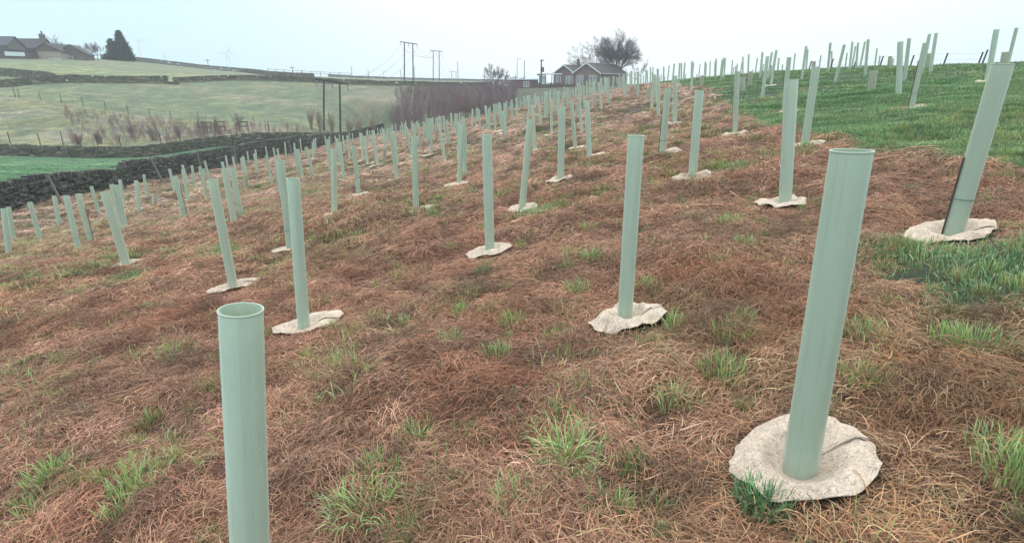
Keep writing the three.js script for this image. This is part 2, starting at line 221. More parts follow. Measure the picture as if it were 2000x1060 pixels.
// ---------------------------------------------------------------- where every tree tube stands
// [x, z, lean x, lean z, length, diameter, marks]: m mat at its foot, k stake on its left, r stake on its right, s short shelter
const ROWS = {
  near: [
    [-0.876, -1.383, 0.104, -0.066, 1.11, 0.118, ''],
    [1.048, -1.668, -0.028, -0.017, 1.15, 0.116, 'm'],
    [0.704, -3.167, -0.009, -0.002, 1.14, 0.090, 'm'],
    [3.103, -3.763, 0.018, 0.015, 1.15, 0.118, 'mk'],
    [-0.219, -5.254, -0.014, 0.001, 1.15, 0.092, 'm'],
    [0.128, -7.141, 0.102, 0.002, 1.17, 0.088, 'm'],
    [0.788, -8.945, -0.009, -0.001, 1.16, 0.108, 'm'],
    [2.361, -7.239, -0.021, -0.007, 1.12, 0.107, 'm'],
    [2.656, -5.287, -0.101, -0.051, 1.17, 0.114, 'm'],
    [4.265, -8.213, -0.016, -0.009, 1.12, 0.105, 'm'],
    [2.582, -9.644, 0.003, 0.001, 1.12, 0.106, 'mk'],
    [-1.6, -3.874, 0.056, -0.023, 1.15, 0.090, 'm'],
    [-2.912, -6.958, 0.021, -0.009, 1.17, 0.094, 'mr'],
    [-2.884, -5.357, -0.017, 0.009, 1.14, 0.090, 'm'],
    [-5.822, -7.925, -0.041, 0.03, 1.14, 0.118, 'm'],
    [1.527, -11.054, -0.087, -0.012, 1.10, 0.101, 'm'],
    [-1.029, -10.646, 0.112, -0.011, 1.16, 0.089, 'm'],
    [4.022, -14.074, -0.095, -0.027, 1.15, 0.101, 'm'],
    [-3.145, -9.565, 0.099, -0.033, 1.17, 0.100, 'm'],
    [-1.489, -8.409, 0.037, -0.007, 1.15, 0.088, 'm'],
    [4.182, -10.624, -0.089, -0.035, 1.14, 0.088, 'm'],
    [6.028, -12.737, -0.051, -0.024, 1.16, 0.091, 'm'],
    [8.415, -12.603, -0.146, -0.097, 1.13, 0.111, ''],
    [7.289, -10.508, 0, 0, 1.12, 0.088, 'mk'],
    [11.137, -13.679, -0.061, -0.05, 1.16, 0.114, 'm'],
  ],
  wall: [
    [-5.587, -10.834, -0.014, 0.007, 1.12, 0.118, ''],
    [-6.232, -12.427, -0.023, 0.012, 1.11, 0.118, 'k'],
    [-9.263, -11.316, 0.023, -0.019, 1.19, 0.109, 'k'],
    [-9.584, -12.11, -0.004, 0.003, 1.17, 0.117, 'r'],
    [-13.331, -15.066, -0.002, 0.002, 1.12, 0.118, ''],
    [-14.947, -17.731, 0.056, -0.047, 1.10, 0.118, ''],
    [-11.972, -12.555, 0.108, -0.103, 1.16, 0.110, ''],
    [-14.601, -15.584, 0.083, -0.078, 1.07, 0.118, ''],
    [-15.671, -20.559, -0.038, 0.029, 1.10, 0.117, 'm'],
    [-10.63, -14.667, -0.023, 0.017, 1.22, 0.112, ''],
    [-10.57, -14.685, -0.002, 0.001, 1.19, 0.118, 'm'],
    [-15.457, -21.648, 0.053, -0.038, 1.16, 0.118, ''],
    [-12.34, -17.913, 0.095, -0.065, 1.17, 0.118, ''],
    [-16.379, -24.514, 0.056, -0.038, 1.12, 0.115, ''],
    [-13.159, -19.986, 0.081, -0.053, 0.55, 0.169, 's'],
    [-16.479, -26.766, -0.018, 0.011, 1.12, 0.118, 'm'],
    [-8.642, -14.265, -0.034, 0.021, 1.14, 0.118, 'r'],
    [-17.017, -28.972, -0.105, 0.061, 1.15, 0.118, ''],
    [-12.579, -21.199, 0.01, -0.006, 1.20, 0.118, 'm'],
    [-14.938, -25.892, 0.039, -0.022, 1.17, 0.118, 'm'],
    [-12.995, -23.196, -0.022, 0.013, 1.14, 0.108, ''],
    [-11.156, -19.836, 0.115, -0.065, 1.14, 0.093, 'm'],
    [-16.708, -30.515, -0.07, 0.038, 1.15, 0.118, ''],
    [-15.072, -24.98, 0.015, -0.009, 0.47, 0.117, 's'],
    [-12.419, -24.016, -0.048, 0.025, 1.15, 0.112, ''],
    [-17.302, -33.875, -0.017, 0.009, 1.17, 0.118, ''],
    [-15.019, -30.17, -0.027, 0.013, 1.16, 0.112, ''],
    [-15.947, -32.906, 0.001, 0, 0.96, 0.118, ''],
    [-14.477, -30.173, -0.018, 0.008, 1.10, 0.118, ''],
    [-19.734, -41.803, 0.004, -0.002, 1.02, 0.118, ''],
    [-18.179, -39.714, 0.03, -0.014, 1.15, 0.118, ''],
    [-13.338, -29.039, -0.01, 0.005, 1.16, 0.118, ''],
    [-10.292, -21.242, 0.054, -0.026, 0.55, 0.178, 's'],
    [-20.139, -46.035, -0.011, 0.005, 1.15, 0.118, ''],
    [-8.922, -20.505, -0.069, 0.03, 1.15, 0.095, 'm'],
    [-15.889, -37.555, -0.044, 0.019, 1.15, 0.118, ''],
    [-13.466, -32.399, -0.051, 0.021, 1.15, 0.104, ''],
  ],
  pole: [
    [-6.738, -15.856, 0.046, -0.02, 1.10, 0.089, ''],
    [-18.946, -46.946, 0.029, -0.012, 1.22, 0.118, 'm'],
    [-15.337, -39.556, 0.053, -0.02, 1.21, 0.109, ''],
    [-9.014, -23.272, 0.021, -0.008, 1.20, 0.088, 'k'],
    [-8.021, -21.183, -0.047, 0.018, 1.14, 0.118, 'm'],
    [-18.618, -49.66, 0.001, 0, 1.28, 0.113, 'm'],
    [-7.175, -20.024, -0.14, 0.05, 1.16, 0.111, ''],
    [-12.842, -36.062, 0.074, -0.026, 1.13, 0.099, ''],
    [-15.07, -42.673, 0.081, -0.029, 1.19, 0.117, ''],
    [-17.69, -50.664, 0.072, -0.025, 1.17, 0.115, ''],
    [-13.146, -39.842, -0.018, 0.006, 1.31, 0.091, ''],
    [-10.457, -32.141, -0.036, 0.012, 1.15, 0.118, ''],
    [-14.205, -43.882, 0.03, -0.01, 1.15, 0.100, ''],
    [-7.048, -21.519, 0.042, -0.014, 1.17, 0.099, ''],
    [-13.496, -43.187, 0.005, -0.001, 1.15, 0.098, ''],
    [-8.951, -28.972, -0.007, 0.002, 1.15, 0.106, ''],
    [-16.502, -54.078, 0.012, -0.004, 1.10, 0.098, ''],
    [-7.233, -23.405, 0.018, -0.005, 1.03, 0.097, 'm'],
    [-5.044, -16.613, -0.029, 0.009, 1.13, 0.092, 'm'],
    [-10.83, -36.309, -0.019, 0.006, 1.13, 0.116, ''],
    [-8.326, -28.655, -0.002, 0.001, 1.20, 0.105, 'm'],
    [-16.841, -58.789, -0.056, 0.016, 1.04, 0.107, ''],
    [-14.185, -50.416, -0.017, 0.005, 1.03, 0.092, ''],
    [-3.354, -11.997, -0.021, 0.006, 1.09, 0.090, 'm'],
    [-10.461, -38.929, 0.005, -0.001, 1.09, 0.089, ''],
    [-6.583, -24.69, 0.026, -0.007, 1.21, 0.102, 'm'],
    [-5.663, -21.832, -0.022, 0.006, 1.11, 0.100, 'm'],
    [-9.704, -38.16, -0.07, 0.018, 1.06, 0.088, ''],
    [-13.059, -51.386, -0.023, 0.006, 1.09, 0.093, ''],
    [-13.917, -55.504, 0.002, -0.001, 0.93, 0.100, ''],
    [-4.848, -20.142, -0.079, 0.019, 1.25, 0.111, 'm'],
  ],
  hedge: [
    [-14.846, -62.827, -0.007, 0.002, 0.99, 0.114, ''],
    [-9.117, -39.714, -0.094, 0.022, 1.02, 0.088, ''],
    [-8.128, -35.942, -0.072, 0.016, 1.13, 0.098, ''],
    [-6.07, -26.963, -0.016, 0.004, 1.15, 0.098, ''],
    [-4.692, -20.495, 0.047, -0.011, 0.54, 0.132, 's'],
    [-9.11, -41.548, 0.033, -0.007, 0.99, 0.113, ''],
    [-7.106, -32.013, 0.047, -0.011, 1.03, 0.088, ''],
    [-7.441, -34.812, -0.007, 0.001, 1.02, 0.088, ''],
    [-9.34, -44.411, -0.003, 0.001, 1.15, 0.118, ''],
    [-12.662, -61.974, 0.021, -0.004, 1.14, 0.112, ''],
    [-3.701, -18.016, -0.044, 0.009, 1.12, 0.099, ''],
    [-2.858, -13.736, -0.052, 0.011, 1.13, 0.102, 'm'],
    [-11.741, -59.912, -0.009, 0.002, 0.84, 0.097, ''],
    [-10.39, -54.006, -0.057, 0.011, 1.17, 0.097, ''],
    [-7.957, -41.403, 0.009, -0.002, 1.02, 0.112, ''],
    [-10.01, -54.006, -0.045, 0.008, 1.19, 0.097, ''],
    [-7.343, -39.21, -0.038, 0.007, 1.07, 0.106, ''],
    [-3.663, -20.431, -0.132, 0.024, 1.12, 0.103, 'mk'],
    [-3.862, -23.696, 0.02, -0.003, 0.59, 0.151, 'sm'],
    [-7.613, -43.187, 0.034, -0.006, 1.12, 0.098, ''],
    [-4.62, -26.963, -0.033, 0.006, 1.10, 0.098, ''],
    [-7.425, -43.643, 0.111, -0.019, 1.00, 0.118, 'm'],
    [-11.588, -70.024, -0.005, 0.001, 1.03, 0.118, ''],
    [-5.211, -31.758, 0.029, -0.005, 1.01, 0.088, ''],
    [-5.328, -34.261, 0.02, -0.003, 1.00, 0.088, ''],
    [-4.338, -28.972, -0.086, 0.013, 0.99, 0.088, ''],
    [-4.051, -27.06, 0.059, -0.009, 1.21, 0.110, 'm'],
    [-4.326, -29.675, 0.02, -0.003, 1.00, 0.088, ''],
    [-2.851, -19.887, 0.015, -0.002, 1.26, 0.088, 'm'],
    [-5.137, -36.967, 0.017, -0.002, 1.09, 0.100, ''],
    [-5.196, -38.679, 0.078, -0.011, 1.01, 0.118, ''],
    [-6.689, -51.275, 0.025, -0.003, 0.98, 0.092, ''],
    [-3.893, -30.883, -0.022, 0.003, 1.15, 0.098, ''],
    [-1.896, -15.835, -0.132, 0.016, 1.11, 0.088, 'm'],
    [-8.108, -65.476, 0.01, -0.001, 0.96, 0.118, ''],
    [-2.857, -24.417, -0.063, 0.007, 1.18, 0.089, 'm'],
    [-2.729, -24.402, -0.065, 0.007, 0.98, 0.088, ''],
    [-3.217, -30.597, -0.028, 0.003, 1.14, 0.118, ''],
    [-4.196, -41.687, 0.07, -0.007, 1.01, 0.112, ''],
    [-2.658, -26.963, 0.061, -0.006, 1.13, 0.098, ''],
    [-3.282, -35.942, -0.001, 0, 1.01, 0.097, ''],
    [-6.406, -73.734, -0.027, 0.002, 1.15, 0.118, ''],
    [-6.311, -75.522, -0.015, 0.001, 0.97, 0.118, ''],
    [-1.479, -15.419, 0.056, -0.005, 1.08, 0.099, 'm'],
    [-1.456, -17.945, -0.082, 0.007, 1.12, 0.098, 'm'],
    [-1.014, -11.925, 0.018, -0.002, 1.06, 0.088, 'm'],
    [-6.039, -77.163, -0.01, 0.001, 0.93, 0.118, ''],
    [-5.551, -75.522, -0.102, 0.007, 0.86, 0.118, ''],
    [-5.428, -75.522, -0.026, 0.002, 0.70, 0.118, ''],
    [-2.38, -33.943, 0.055, -0.004, 1.09, 0.118, ''],
    [-2.692, -43.55, -0.018, 0.001, 1.01, 0.098, ''],
    [-2.383, -40.29, 0.002, 0, 1.01, 0.118, ''],
    [-1.701, -30.032, -0.009, 0, 1.02, 0.088, ''],
    [-3.972, -78.038, -0.05, 0.003, 1.14, 0.118, ''],
  ],
  shed: [
    [-1.147, -27.408, -0.117, 0.005, 1.16, 0.118, ''],
    [-1.25, -26.67, 0.03, -0.001, 0.40, 0.120, 's'],
    [-1.018, -26.279, -0.033, 0.001, 1.05, 0.118, ''],
    [-2.675, -71.417, -0.019, 0.001, 1.15, 0.118, ''],
    [-2.701, -78.663, -0.091, 0.003, 1.15, 0.118, ''],
    [-0.721, -25.018, -0.055, 0.002, 1.19, 0.101, 'm'],
    [-1.837, -66.475, 0.011, 0, 1.19, 0.118, ''],
    [-1.576, -62.017, -0.019, 0, 0.95, 0.118, ''],
    [-0.541, -28.627, -0.093, 0.002, 1.15, 0.118, ''],
    [-0.938, -40.351, 0.007, 0, 0.93, 0.090, ''],
    [-0.417, -24.391, -0.08, 0.001, 1.10, 0.099, 'm'],
    [-0.247, -19.67, -0.085, 0.001, 0.96, 0.089, ''],
    [-0.253, -22.451, -0.035, 0, 1.18, 0.101, ''],
    [-0.364, -38.806, 0.003, 0, 1.06, 0.118, ''],
    [-0.392, -73.441, 0.001, 0, 0.84, 0.118, ''],
    [-0.159, -59.559, 0.001, 0, 0.91, 0.106, ''],
    [-0.012, -27.754, 0, 0, 1.19, 0.088, ''],
    [0.134, -73.148, -0.037, 0, 1.11, 0.118, ''],
    [0.299, -33.453, -0.048, 0, 1.14, 0.105, ''],
    [0.802, -72.857, -0.091, -0.001, 0.86, 0.118, ''],
    [1.122, -78.884, -0.005, 0, 1.07, 0.118, ''],
    [1.161, -72.566, 0.028, 0, 1.03, 0.118, ''],
    [1.307, -62.558, -0.009, 0, 1.22, 0.118, ''],
    [1.197, -50.789, -0.007, 0, 0.91, 0.113, ''],
    [0.937, -30.837, -0.107, -0.003, 1.16, 0.118, ''],
    [0.573, -25.554, -0.004, 0, 0.55, 0.138, 'sm'],
    [1.832, -58.963, -0.01, 0, 1.15, 0.118, ''],
    [2.497, -71.703, -0.055, -0.002, 1.07, 0.118, ''],
    [2.361, -61.857, -0.015, -0.001, 1.15, 0.118, ''],
    [1.607, -39.25, -0.015, -0.001, 1.10, 0.088, ''],
    [0.584, -14.251, -0.078, -0.003, 1.13, 0.088, 'm'],
    [1.137, -22.204, -0.137, -0.007, 1.15, 0.100, ''],
    [2.97, -69.727, -0.014, -0.001, 1.14, 0.118, ''],
    [3.949, -76.131, -0.017, -0.001, 0.97, 0.118, ''],
    [1.557, -26.782, -0.023, -0.001, 1.21, 0.118, 'm'],
    [1.73, -28.072, -0.062, -0.004, 1.19, 0.100, ''],
    [4.249, -65.674, -0.054, -0.003, 1.15, 0.118, ''],
    [3.477, -52.308, -0.039, -0.003, 1.15, 0.116, ''],
    [1.238, -17.689, -0.042, -0.003, 1.13, 0.088, 'mk'],
  ],
  bungalow: [
    [2.512, -34.124, -0.021, -0.002, 1.15, 0.106, ''],
    [2.005, -25.198, -0.03, -0.002, 1.14, 0.090, ''],
    [2.376, -28.972, -0.017, -0.001, 1.05, 0.088, ''],
    [2.149, -24.208, -0.016, -0.001, 1.06, 0.088, ''],
    [4.902, -54.045, -0.052, -0.005, 1.25, 0.118, ''],
    [6.058, -65.152, -0.034, -0.003, 1.15, 0.118, ''],
    [3.059, -31.562, -0.049, -0.005, 1.09, 0.118, ''],
    [6.343, -62.852, -0.039, -0.004, 1.15, 0.118, ''],
    [6.592, -62.353, -0.039, -0.004, 1.15, 0.118, ''],
    [5.191, -46.954, -0.034, -0.004, 0.91, 0.118, ''],
    [1.469, -13.018, -0.131, -0.015, 1.09, 0.088, 'm'],
    [2.497, -22.072, -0.012, -0.001, 0.57, 0.109, 's'],
    [2.003, -16.268, -0.122, -0.015, 1.10, 0.088, 'm'],
    [4.239, -36.23, -0.14, -0.016, 1.17, 0.112, ''],
    [6.677, -56.43, -0.041, -0.005, 1.15, 0.118, ''],
    [7.35, -61.12, -0.072, -0.009, 1.16, 0.118, ''],
    [3.379, -26.963, -0.065, -0.008, 1.08, 0.096, ''],
    [4.975, -38.382, -0.051, -0.007, 1.19, 0.118, ''],
    [8.155, -61.365, -0.041, -0.005, 1.16, 0.109, ''],
    [4.894, -36.23, -0.042, -0.006, 1.18, 0.118, ''],
    [8.429, -61.61, -0.013, -0.002, 1.16, 0.118, ''],
    [5.803, -41.441, -0.05, -0.007, 1.07, 0.118, ''],
    [7.325, -51.318, -0.074, -0.011, 1.29, 0.113, ''],
    [3.707, -25.973, -0.005, -0.001, 0.57, 0.173, 'sm'],
    [9.468, -64.634, -0.021, -0.003, 1.16, 0.118, ''],
    [3.656, -23.327, -0.199, -0.031, 1.16, 0.088, 'm'],
    [5.63, -36.521, -0.042, -0.006, 1.16, 0.097, ''],
    [13.038, -83.592, -0.097, -0.015, 1.19, 0.118, ''],
    [6.103, -38.08, -0.064, -0.01, 1.21, 0.118, ''],
    [5.558, -33.985, -0.082, -0.013, 1.14, 0.088, ''],
    [4.317, -25.583, -0.12, -0.02, 1.19, 0.091, 'm'],
    [6.325, -36.375, -0.006, -0.001, 1.17, 0.096, ''],
    [10.347, -56.43, -0.057, -0.01, 1.14, 0.099, ''],
    [6.7, -36.086, -0.074, -0.014, 1.21, 0.095, ''],
    [9.744, -51.686, -0.02, -0.004, 1.15, 0.114, ''],
    [5.873, -30.277, -0.101, -0.02, 1.19, 0.107, ''],
    [6.331, -32.161, -0.035, -0.007, 1.18, 0.099, ''],
    [9.822, -48.375, -0.083, -0.017, 1.24, 0.118, ''],
    [8.743, -42.394, -0.101, -0.021, 1.23, 0.112, ''],
    [7.586, -35.942, -0.037, -0.008, 1.12, 0.095, ''],
    [5.869, -26.928, -0.084, -0.018, 1.19, 0.118, 'm'],
  ],
  crest: [
    [12.228, -55.315, -0.066, -0.015, 1.15, 0.118, ''],
    [12.714, -56.43, -0.055, -0.012, 1.15, 0.099, ''],
    [8.801, -38.438, -0.021, -0.005, 1.14, 0.101, ''],
    [11.674, -50.261, -0.075, -0.017, 1.15, 0.110, ''],
    [11.345, -47.814, -0.083, -0.02, 1.34, 0.118, ''],
    [10.264, -42.503, -0.068, -0.016, 1.24, 0.088, ''],
    [13.008, -54.006, -0.087, -0.021, 1.15, 0.118, ''],
    [4.779, -19.68, 0.001, 0, 1.14, 0.088, 'm'],
    [5.375, -21.487, -0.108, -0.027, 1.03, 0.088, ''],
    [5.445, -22.969, -0.054, -0.013, 0.58, 0.163, 's'],
    [6.834, -26.963, -0.143, -0.036, 1.15, 0.107, ''],
    [4.196, -16.41, -0.084, -0.021, 1.12, 0.088, 'm'],
    [14.258, -55.758, -0.053, -0.014, 1.15, 0.088, ''],
    [11.166, -43.015, -0.066, -0.017, 1.15, 0.106, ''],
    [14.869, -56.883, -0.039, -0.01, 1.14, 0.100, ''],
    [12.283, -46.127, 0.024, 0.007, 1.25, 0.101, ''],
    [9.641, -35.104, 0.023, 0.006, 1.20, 0.108, ''],
    [9.151, -32.022, -0.043, -0.012, 1.19, 0.088, ''],
    [11.447, -39.493, -0.091, -0.026, 1.17, 0.104, ''],
    [10.976, -37.35, -0.033, -0.01, 1.16, 0.098, ''],
    [15.796, -53.363, 0.014, 0.004, 1.14, 0.088, ''],
    [7.512, -24.252, -0.099, -0.031, 1.23, 0.107, ''],
    [13.583, -44.058, -0.013, -0.004, 1.15, 0.096, ''],
    [14.516, -45.487, 0.003, 0.001, 1.15, 0.088, ''],
    [16.431, -52.1, 0.018, 0.006, 1.15, 0.088, ''],
    [13.909, -42.334, -0.047, -0.015, 1.15, 0.088, ''],
    [14.591, -44.058, -0.072, -0.024, 1.14, 0.089, ''],
    [8.542, -26.268, -0.013, -0.004, 0.54, 0.162, 's'],
    [14.242, -42.165, -0.069, -0.023, 1.15, 0.088, ''],
    [14.836, -42.844, -0.086, -0.03, 1.15, 0.094, ''],
    [11.281, -32.395, -0.078, -0.027, 1.09, 0.088, ''],
    [14.515, -40.84, 0.006, 0.002, 1.15, 0.093, ''],
    [10.948, -30.586, 0.009, 0.003, 1.10, 0.094, ''],
    [11.66, -32.168, -0.05, -0.018, 1.08, 0.088, ''],
    [15.412, -41.167, -0.035, -0.013, 1.15, 0.088, ''],
    [17.134, -45.487, 0.013, 0.005, 1.15, 0.088, ''],
    [16.6, -43.36, -0.017, -0.006, 1.15, 0.088, ''],
    [16.958, -44.588, -0.004, -0.002, 1.15, 0.088, ''],
    [7.834, -19.707, -0.061, -0.024, 0.53, 0.182, 's'],
    [13.194, -33.474, -0.115, -0.045, 1.03, 0.088, ''],
    [16.419, -42.165, 0.017, 0.007, 1.14, 0.088, ''],
    [14.135, -35.091, -0.101, -0.041, 1.15, 0.104, ''],
    [8.875, -21.745, -0.027, -0.011, 0.57, 0.153, 's'],
    [18.847, -46.035, -0.002, -0.001, 1.16, 0.101, ''],
    [16.406, -39.556, 0.005, 0.002, 1.16, 0.088, ''],
  ],
  skyline: [
    [11.239, -26.5, -0.042, -0.018, 1.12, 0.097, ''],
    [18.358, -43.015, -0.002, -0.001, 1.16, 0.088, ''],
    [7.165, -16.565, -0.01, -0.004, 1.15, 0.095, ''],
    [10.987, -25.094, 0.006, 0.003, 1.10, 0.088, ''],
    [9.186, -20.673, 0.012, 0.005, 1.20, 0.091, 'm'],
    [12.011, -27.338, -0.005, -0.002, 0.51, 0.143, 's'],
    [17.847, -39.398, -0.057, -0.026, 1.15, 0.118, ''],
    [19.654, -42.673, -0.045, -0.021, 1.16, 0.088, ''],
    [17.424, -36.375, -0.039, -0.019, 1.15, 0.088, ''],
    [10.577, -21.345, -0.021, -0.01, 1.18, 0.088, ''],
    [14.544, -29.04, -0.073, -0.036, 1.04, 0.089, ''],
    [14.022, -27.395, -0.001, -0.001, 0.48, 0.167, 's'],
    [19.531, -37.406, -0.01, -0.005, 1.16, 0.088, ''],
    [12.778, -23.744, -0.076, -0.041, 1.19, 0.093, ''],
    [18.88, -34.674, -0.157, -0.085, 1.15, 0.088, ''],
    [9.994, -18.061, 0.062, 0.034, 1.13, 0.088, ''],
    [20.214, -35.656, -0.051, -0.029, 1.15, 0.088, ''],
    [15.003, -26.12, -0.074, -0.043, 1.18, 0.091, ''],
    [18.278, -31.632, -0.016, -0.009, 1.15, 0.088, ''],
    [15.358, -26.23, -0.102, -0.059, 1.13, 0.088, ''],
    [15.806, -26.725, 0.003, 0.002, 1.16, 0.088, ''],
    [11.855, -19.67, -0.09, -0.054, 1.17, 0.088, ''],
    [20.306, -32.92, -0.069, -0.043, 1.15, 0.088, ''],
    [22.846, -36.667, -0.037, -0.023, 1.16, 0.088, ''],
    [8.765, -14.169, -0.025, -0.016, 0.52, 0.156, 's'],
    [15.528, -24.224, -0.034, -0.022, 0.50, 0.147, 's'],
    [24.212, -37.555, 0.009, 0.006, 1.15, 0.115, ''],
    [10.615, -15.795, -0.081, -0.055, 1.11, 0.090, ''],
    [14.222, -20.365, -0.018, -0.012, 1.19, 0.106, ''],
    [12.909, -18.115, -0.058, -0.042, 1.18, 0.095, ''],
    [17.191, -24.392, -0.02, -0.014, 0.55, 0.148, 's'],
    [15.15, -18.016, -0.017, -0.014, 1.21, 0.094, ''],
    [12.859, -15.367, -0.033, -0.028, 0.61, 0.190, 's'],
  ],
};
for (const row of Object.values(ROWS)) for (const [x, z] of row) { TUBES.push([x, z]); const k = `${Math.floor(x)},${Math.floor(z)}`; if (!near2.has(k)) near2.set(k, []); near2.get(k).push([x, z]); }
{
  const US = [], n = 440, zs = [];
  for (let i = 0; i <= n; i++) US.push(-1.35 + 2.7 * i / n);
  for (let z = -2.4, k = 0; z < 640 && k < 900; k++) { zs.push(z); const w = z + 4; z += z < 14 ? 0.0075 * w : z < 135 ? 0.0095 * w : 0.022 * w; }
  const mb = { p: [], c: [], uv: [], i: [] };
  for (const zz of zs) for (const U of US) {
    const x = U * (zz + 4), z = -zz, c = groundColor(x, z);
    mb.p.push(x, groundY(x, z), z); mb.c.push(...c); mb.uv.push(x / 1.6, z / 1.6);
  }
  const w = n + 1;
  for (let j = 0; j + 1 < zs.length; j++) for (let i = 0; i < n; i++) { const a = j * w + i; mb.i.push(a, a + 1, a + w + 1, a, a + w + 1, a + w); }
  const g = new THREE.BufferGeometry();
  g.setAttribute('position', new THREE.Float32BufferAttribute(mb.p, 3)); g.setAttribute('color', new THREE.Float32BufferAttribute(mb.c, 3)); g.setAttribute('uv', new THREE.Float32BufferAttribute(mb.uv, 2));
  g.setIndex(mb.i); g.computeVertexNormals();
  const N = 1024, s = strandMap(N, 26000, 12, 60, 0.42, 1.0, 5, 1, 0.62), big = (u, v) => 0.85 + 0.3 * (noise(u * 8, v * 8) * 0.5 + noise(u * 23, v * 23) * 0.5 - 0.5) * (0.5 - Math.max(Math.abs(u - 0.5), Math.abs(v - 0.5))) * 2;
  const map = texture(N, (u, v, i, j) => s[j * N + i] * big(u, v));
  const bump = texture(N, (u, v, i, j) => s[j * N + i], false);
  single('ground', g, mat(0xffffff, { vertexColors: true, map, bumpMap: bump, bumpScale: 0.012, roughness: 0.95 }), 'sloping field of cut brown and green grass running to the skyline', 'ground', null, 'structure');
}
// ---------------------------------------------------------------- dry-stone walls and fences
const at = (px, py, d) => { const [u, e] = rayAt(px, py); return V(u * d, EYE + e * d, -d); };      // a point of the place, d metres ahead
const onGround = (px, py, d) => { const p = at(px, py, d); p.y = groundY(p.x, p.z); return p; };
const stoneTone = (r) => { const v = 0.045 + 0.075 * r() * r(), w = r(); return w < 0.16 ? [v * 1.0, v * 1.2, v * 0.8] : w < 0.3 ? [v * 1.7, v * 1.5, v * 1.25] : [v, v * 0.97, v * 0.93]; };
const boulder = (seed) => { const mb = new MB(); mb.box(V(0, 0, 0), 1, 1, 1, 0, [1, 1, 1], 0.42, rng(seed)); return mb.geo(); };
const STONES = [1, 2, 3, 4, 5, 6, 7, 8].map(boulder);
const stoneGrain = texture(128, (u, v) => 0.72 + 0.5 * (fbm(u * 16, v * 16, 3) - 0.3));
const stoneMats = [[0.085, 0.078, 0.07], [0.055, 0.05, 0.045], [0.115, 0.105, 0.09], [0.07, 0.08, 0.055], [0.15, 0.135, 0.115], [0.045, 0.044, 0.042]].map((c) => mat(C(...c), { map: stoneGrain }));
const stoneMat = mat(0xffffff, { vertexColors: true });
// courses of stones between pts [{x, z, h}]; each(stone) receives centre, size, turn, tone
function courses(pts, o, each) {
  const r = rng(o.seed);
  const leg = []; let total = 0;
  for (let i = 1; i < pts.length; i++) { const l = Math.hypot(pts[i].x - pts[i - 1].x, pts[i].z - pts[i - 1].z); leg.push([total, l]); total += l; }
  const where = (s) => { let i = 0; while (i < leg.length - 1 && s > leg[i][0] + leg[i][1]) i++; const f = Math.min(1, Math.max(0, (s - leg[i][0]) / leg[i][1])), a = pts[i], b = pts[i + 1], x = lerp(a.x, b.x, f), z = lerp(a.z, b.z, f); return { x, z, h: lerp(a.h, b.h, f), y: groundY(x, z), turn: -Math.atan2(b.z - a.z, b.x - a.x) }; };
  for (let c = 0; c < 40; c++) {
    let any = false, s = r() * o.len * 0.5; const hc = o.course * (0.75 + 0.5 * r());
    const low = c * o.course - 0.12;
    while (s < total) {
      const l = o.len * (0.45 + r() * 1.1), w = where(s + l / 2), top = w.h - (o.cope ?? 0);
      if (low < top - 0.3 * o.course && r() > 0.012) { any = true; each({ x: w.x + (r() - 0.5) * 0.06, y: w.y + low + o.course / 2, z: w.z + (r() - 0.5) * 0.06 }, [l * 0.97, Math.min(hc, o.course * 1.06), o.thick * (0.86 + 0.2 * r())], w.turn + (r() - 0.5) * 0.06, stoneTone(r), (r() - 0.5) * 0.05); }
      s += l;
    }
    if (!any && c > 2) break;
  }
  if (o.cope) for (let s = 0; s < total;) { const l = o.cap * (0.6 + r() * 0.9), w = where(s + l / 2); if (r() > 0.04) each({ x: w.x, y: w.y + w.h - o.cope * 0.5 + (r() - 0.5) * 0.05, z: w.z }, [l * 0.92, o.cope * (1 + r() * 0.5), o.thick * (0.75 + r() * 0.25)], w.turn + (r() - 0.5) * 0.2, stoneTone(r), (r() - 0.3) * 0.5); s += l; }
}
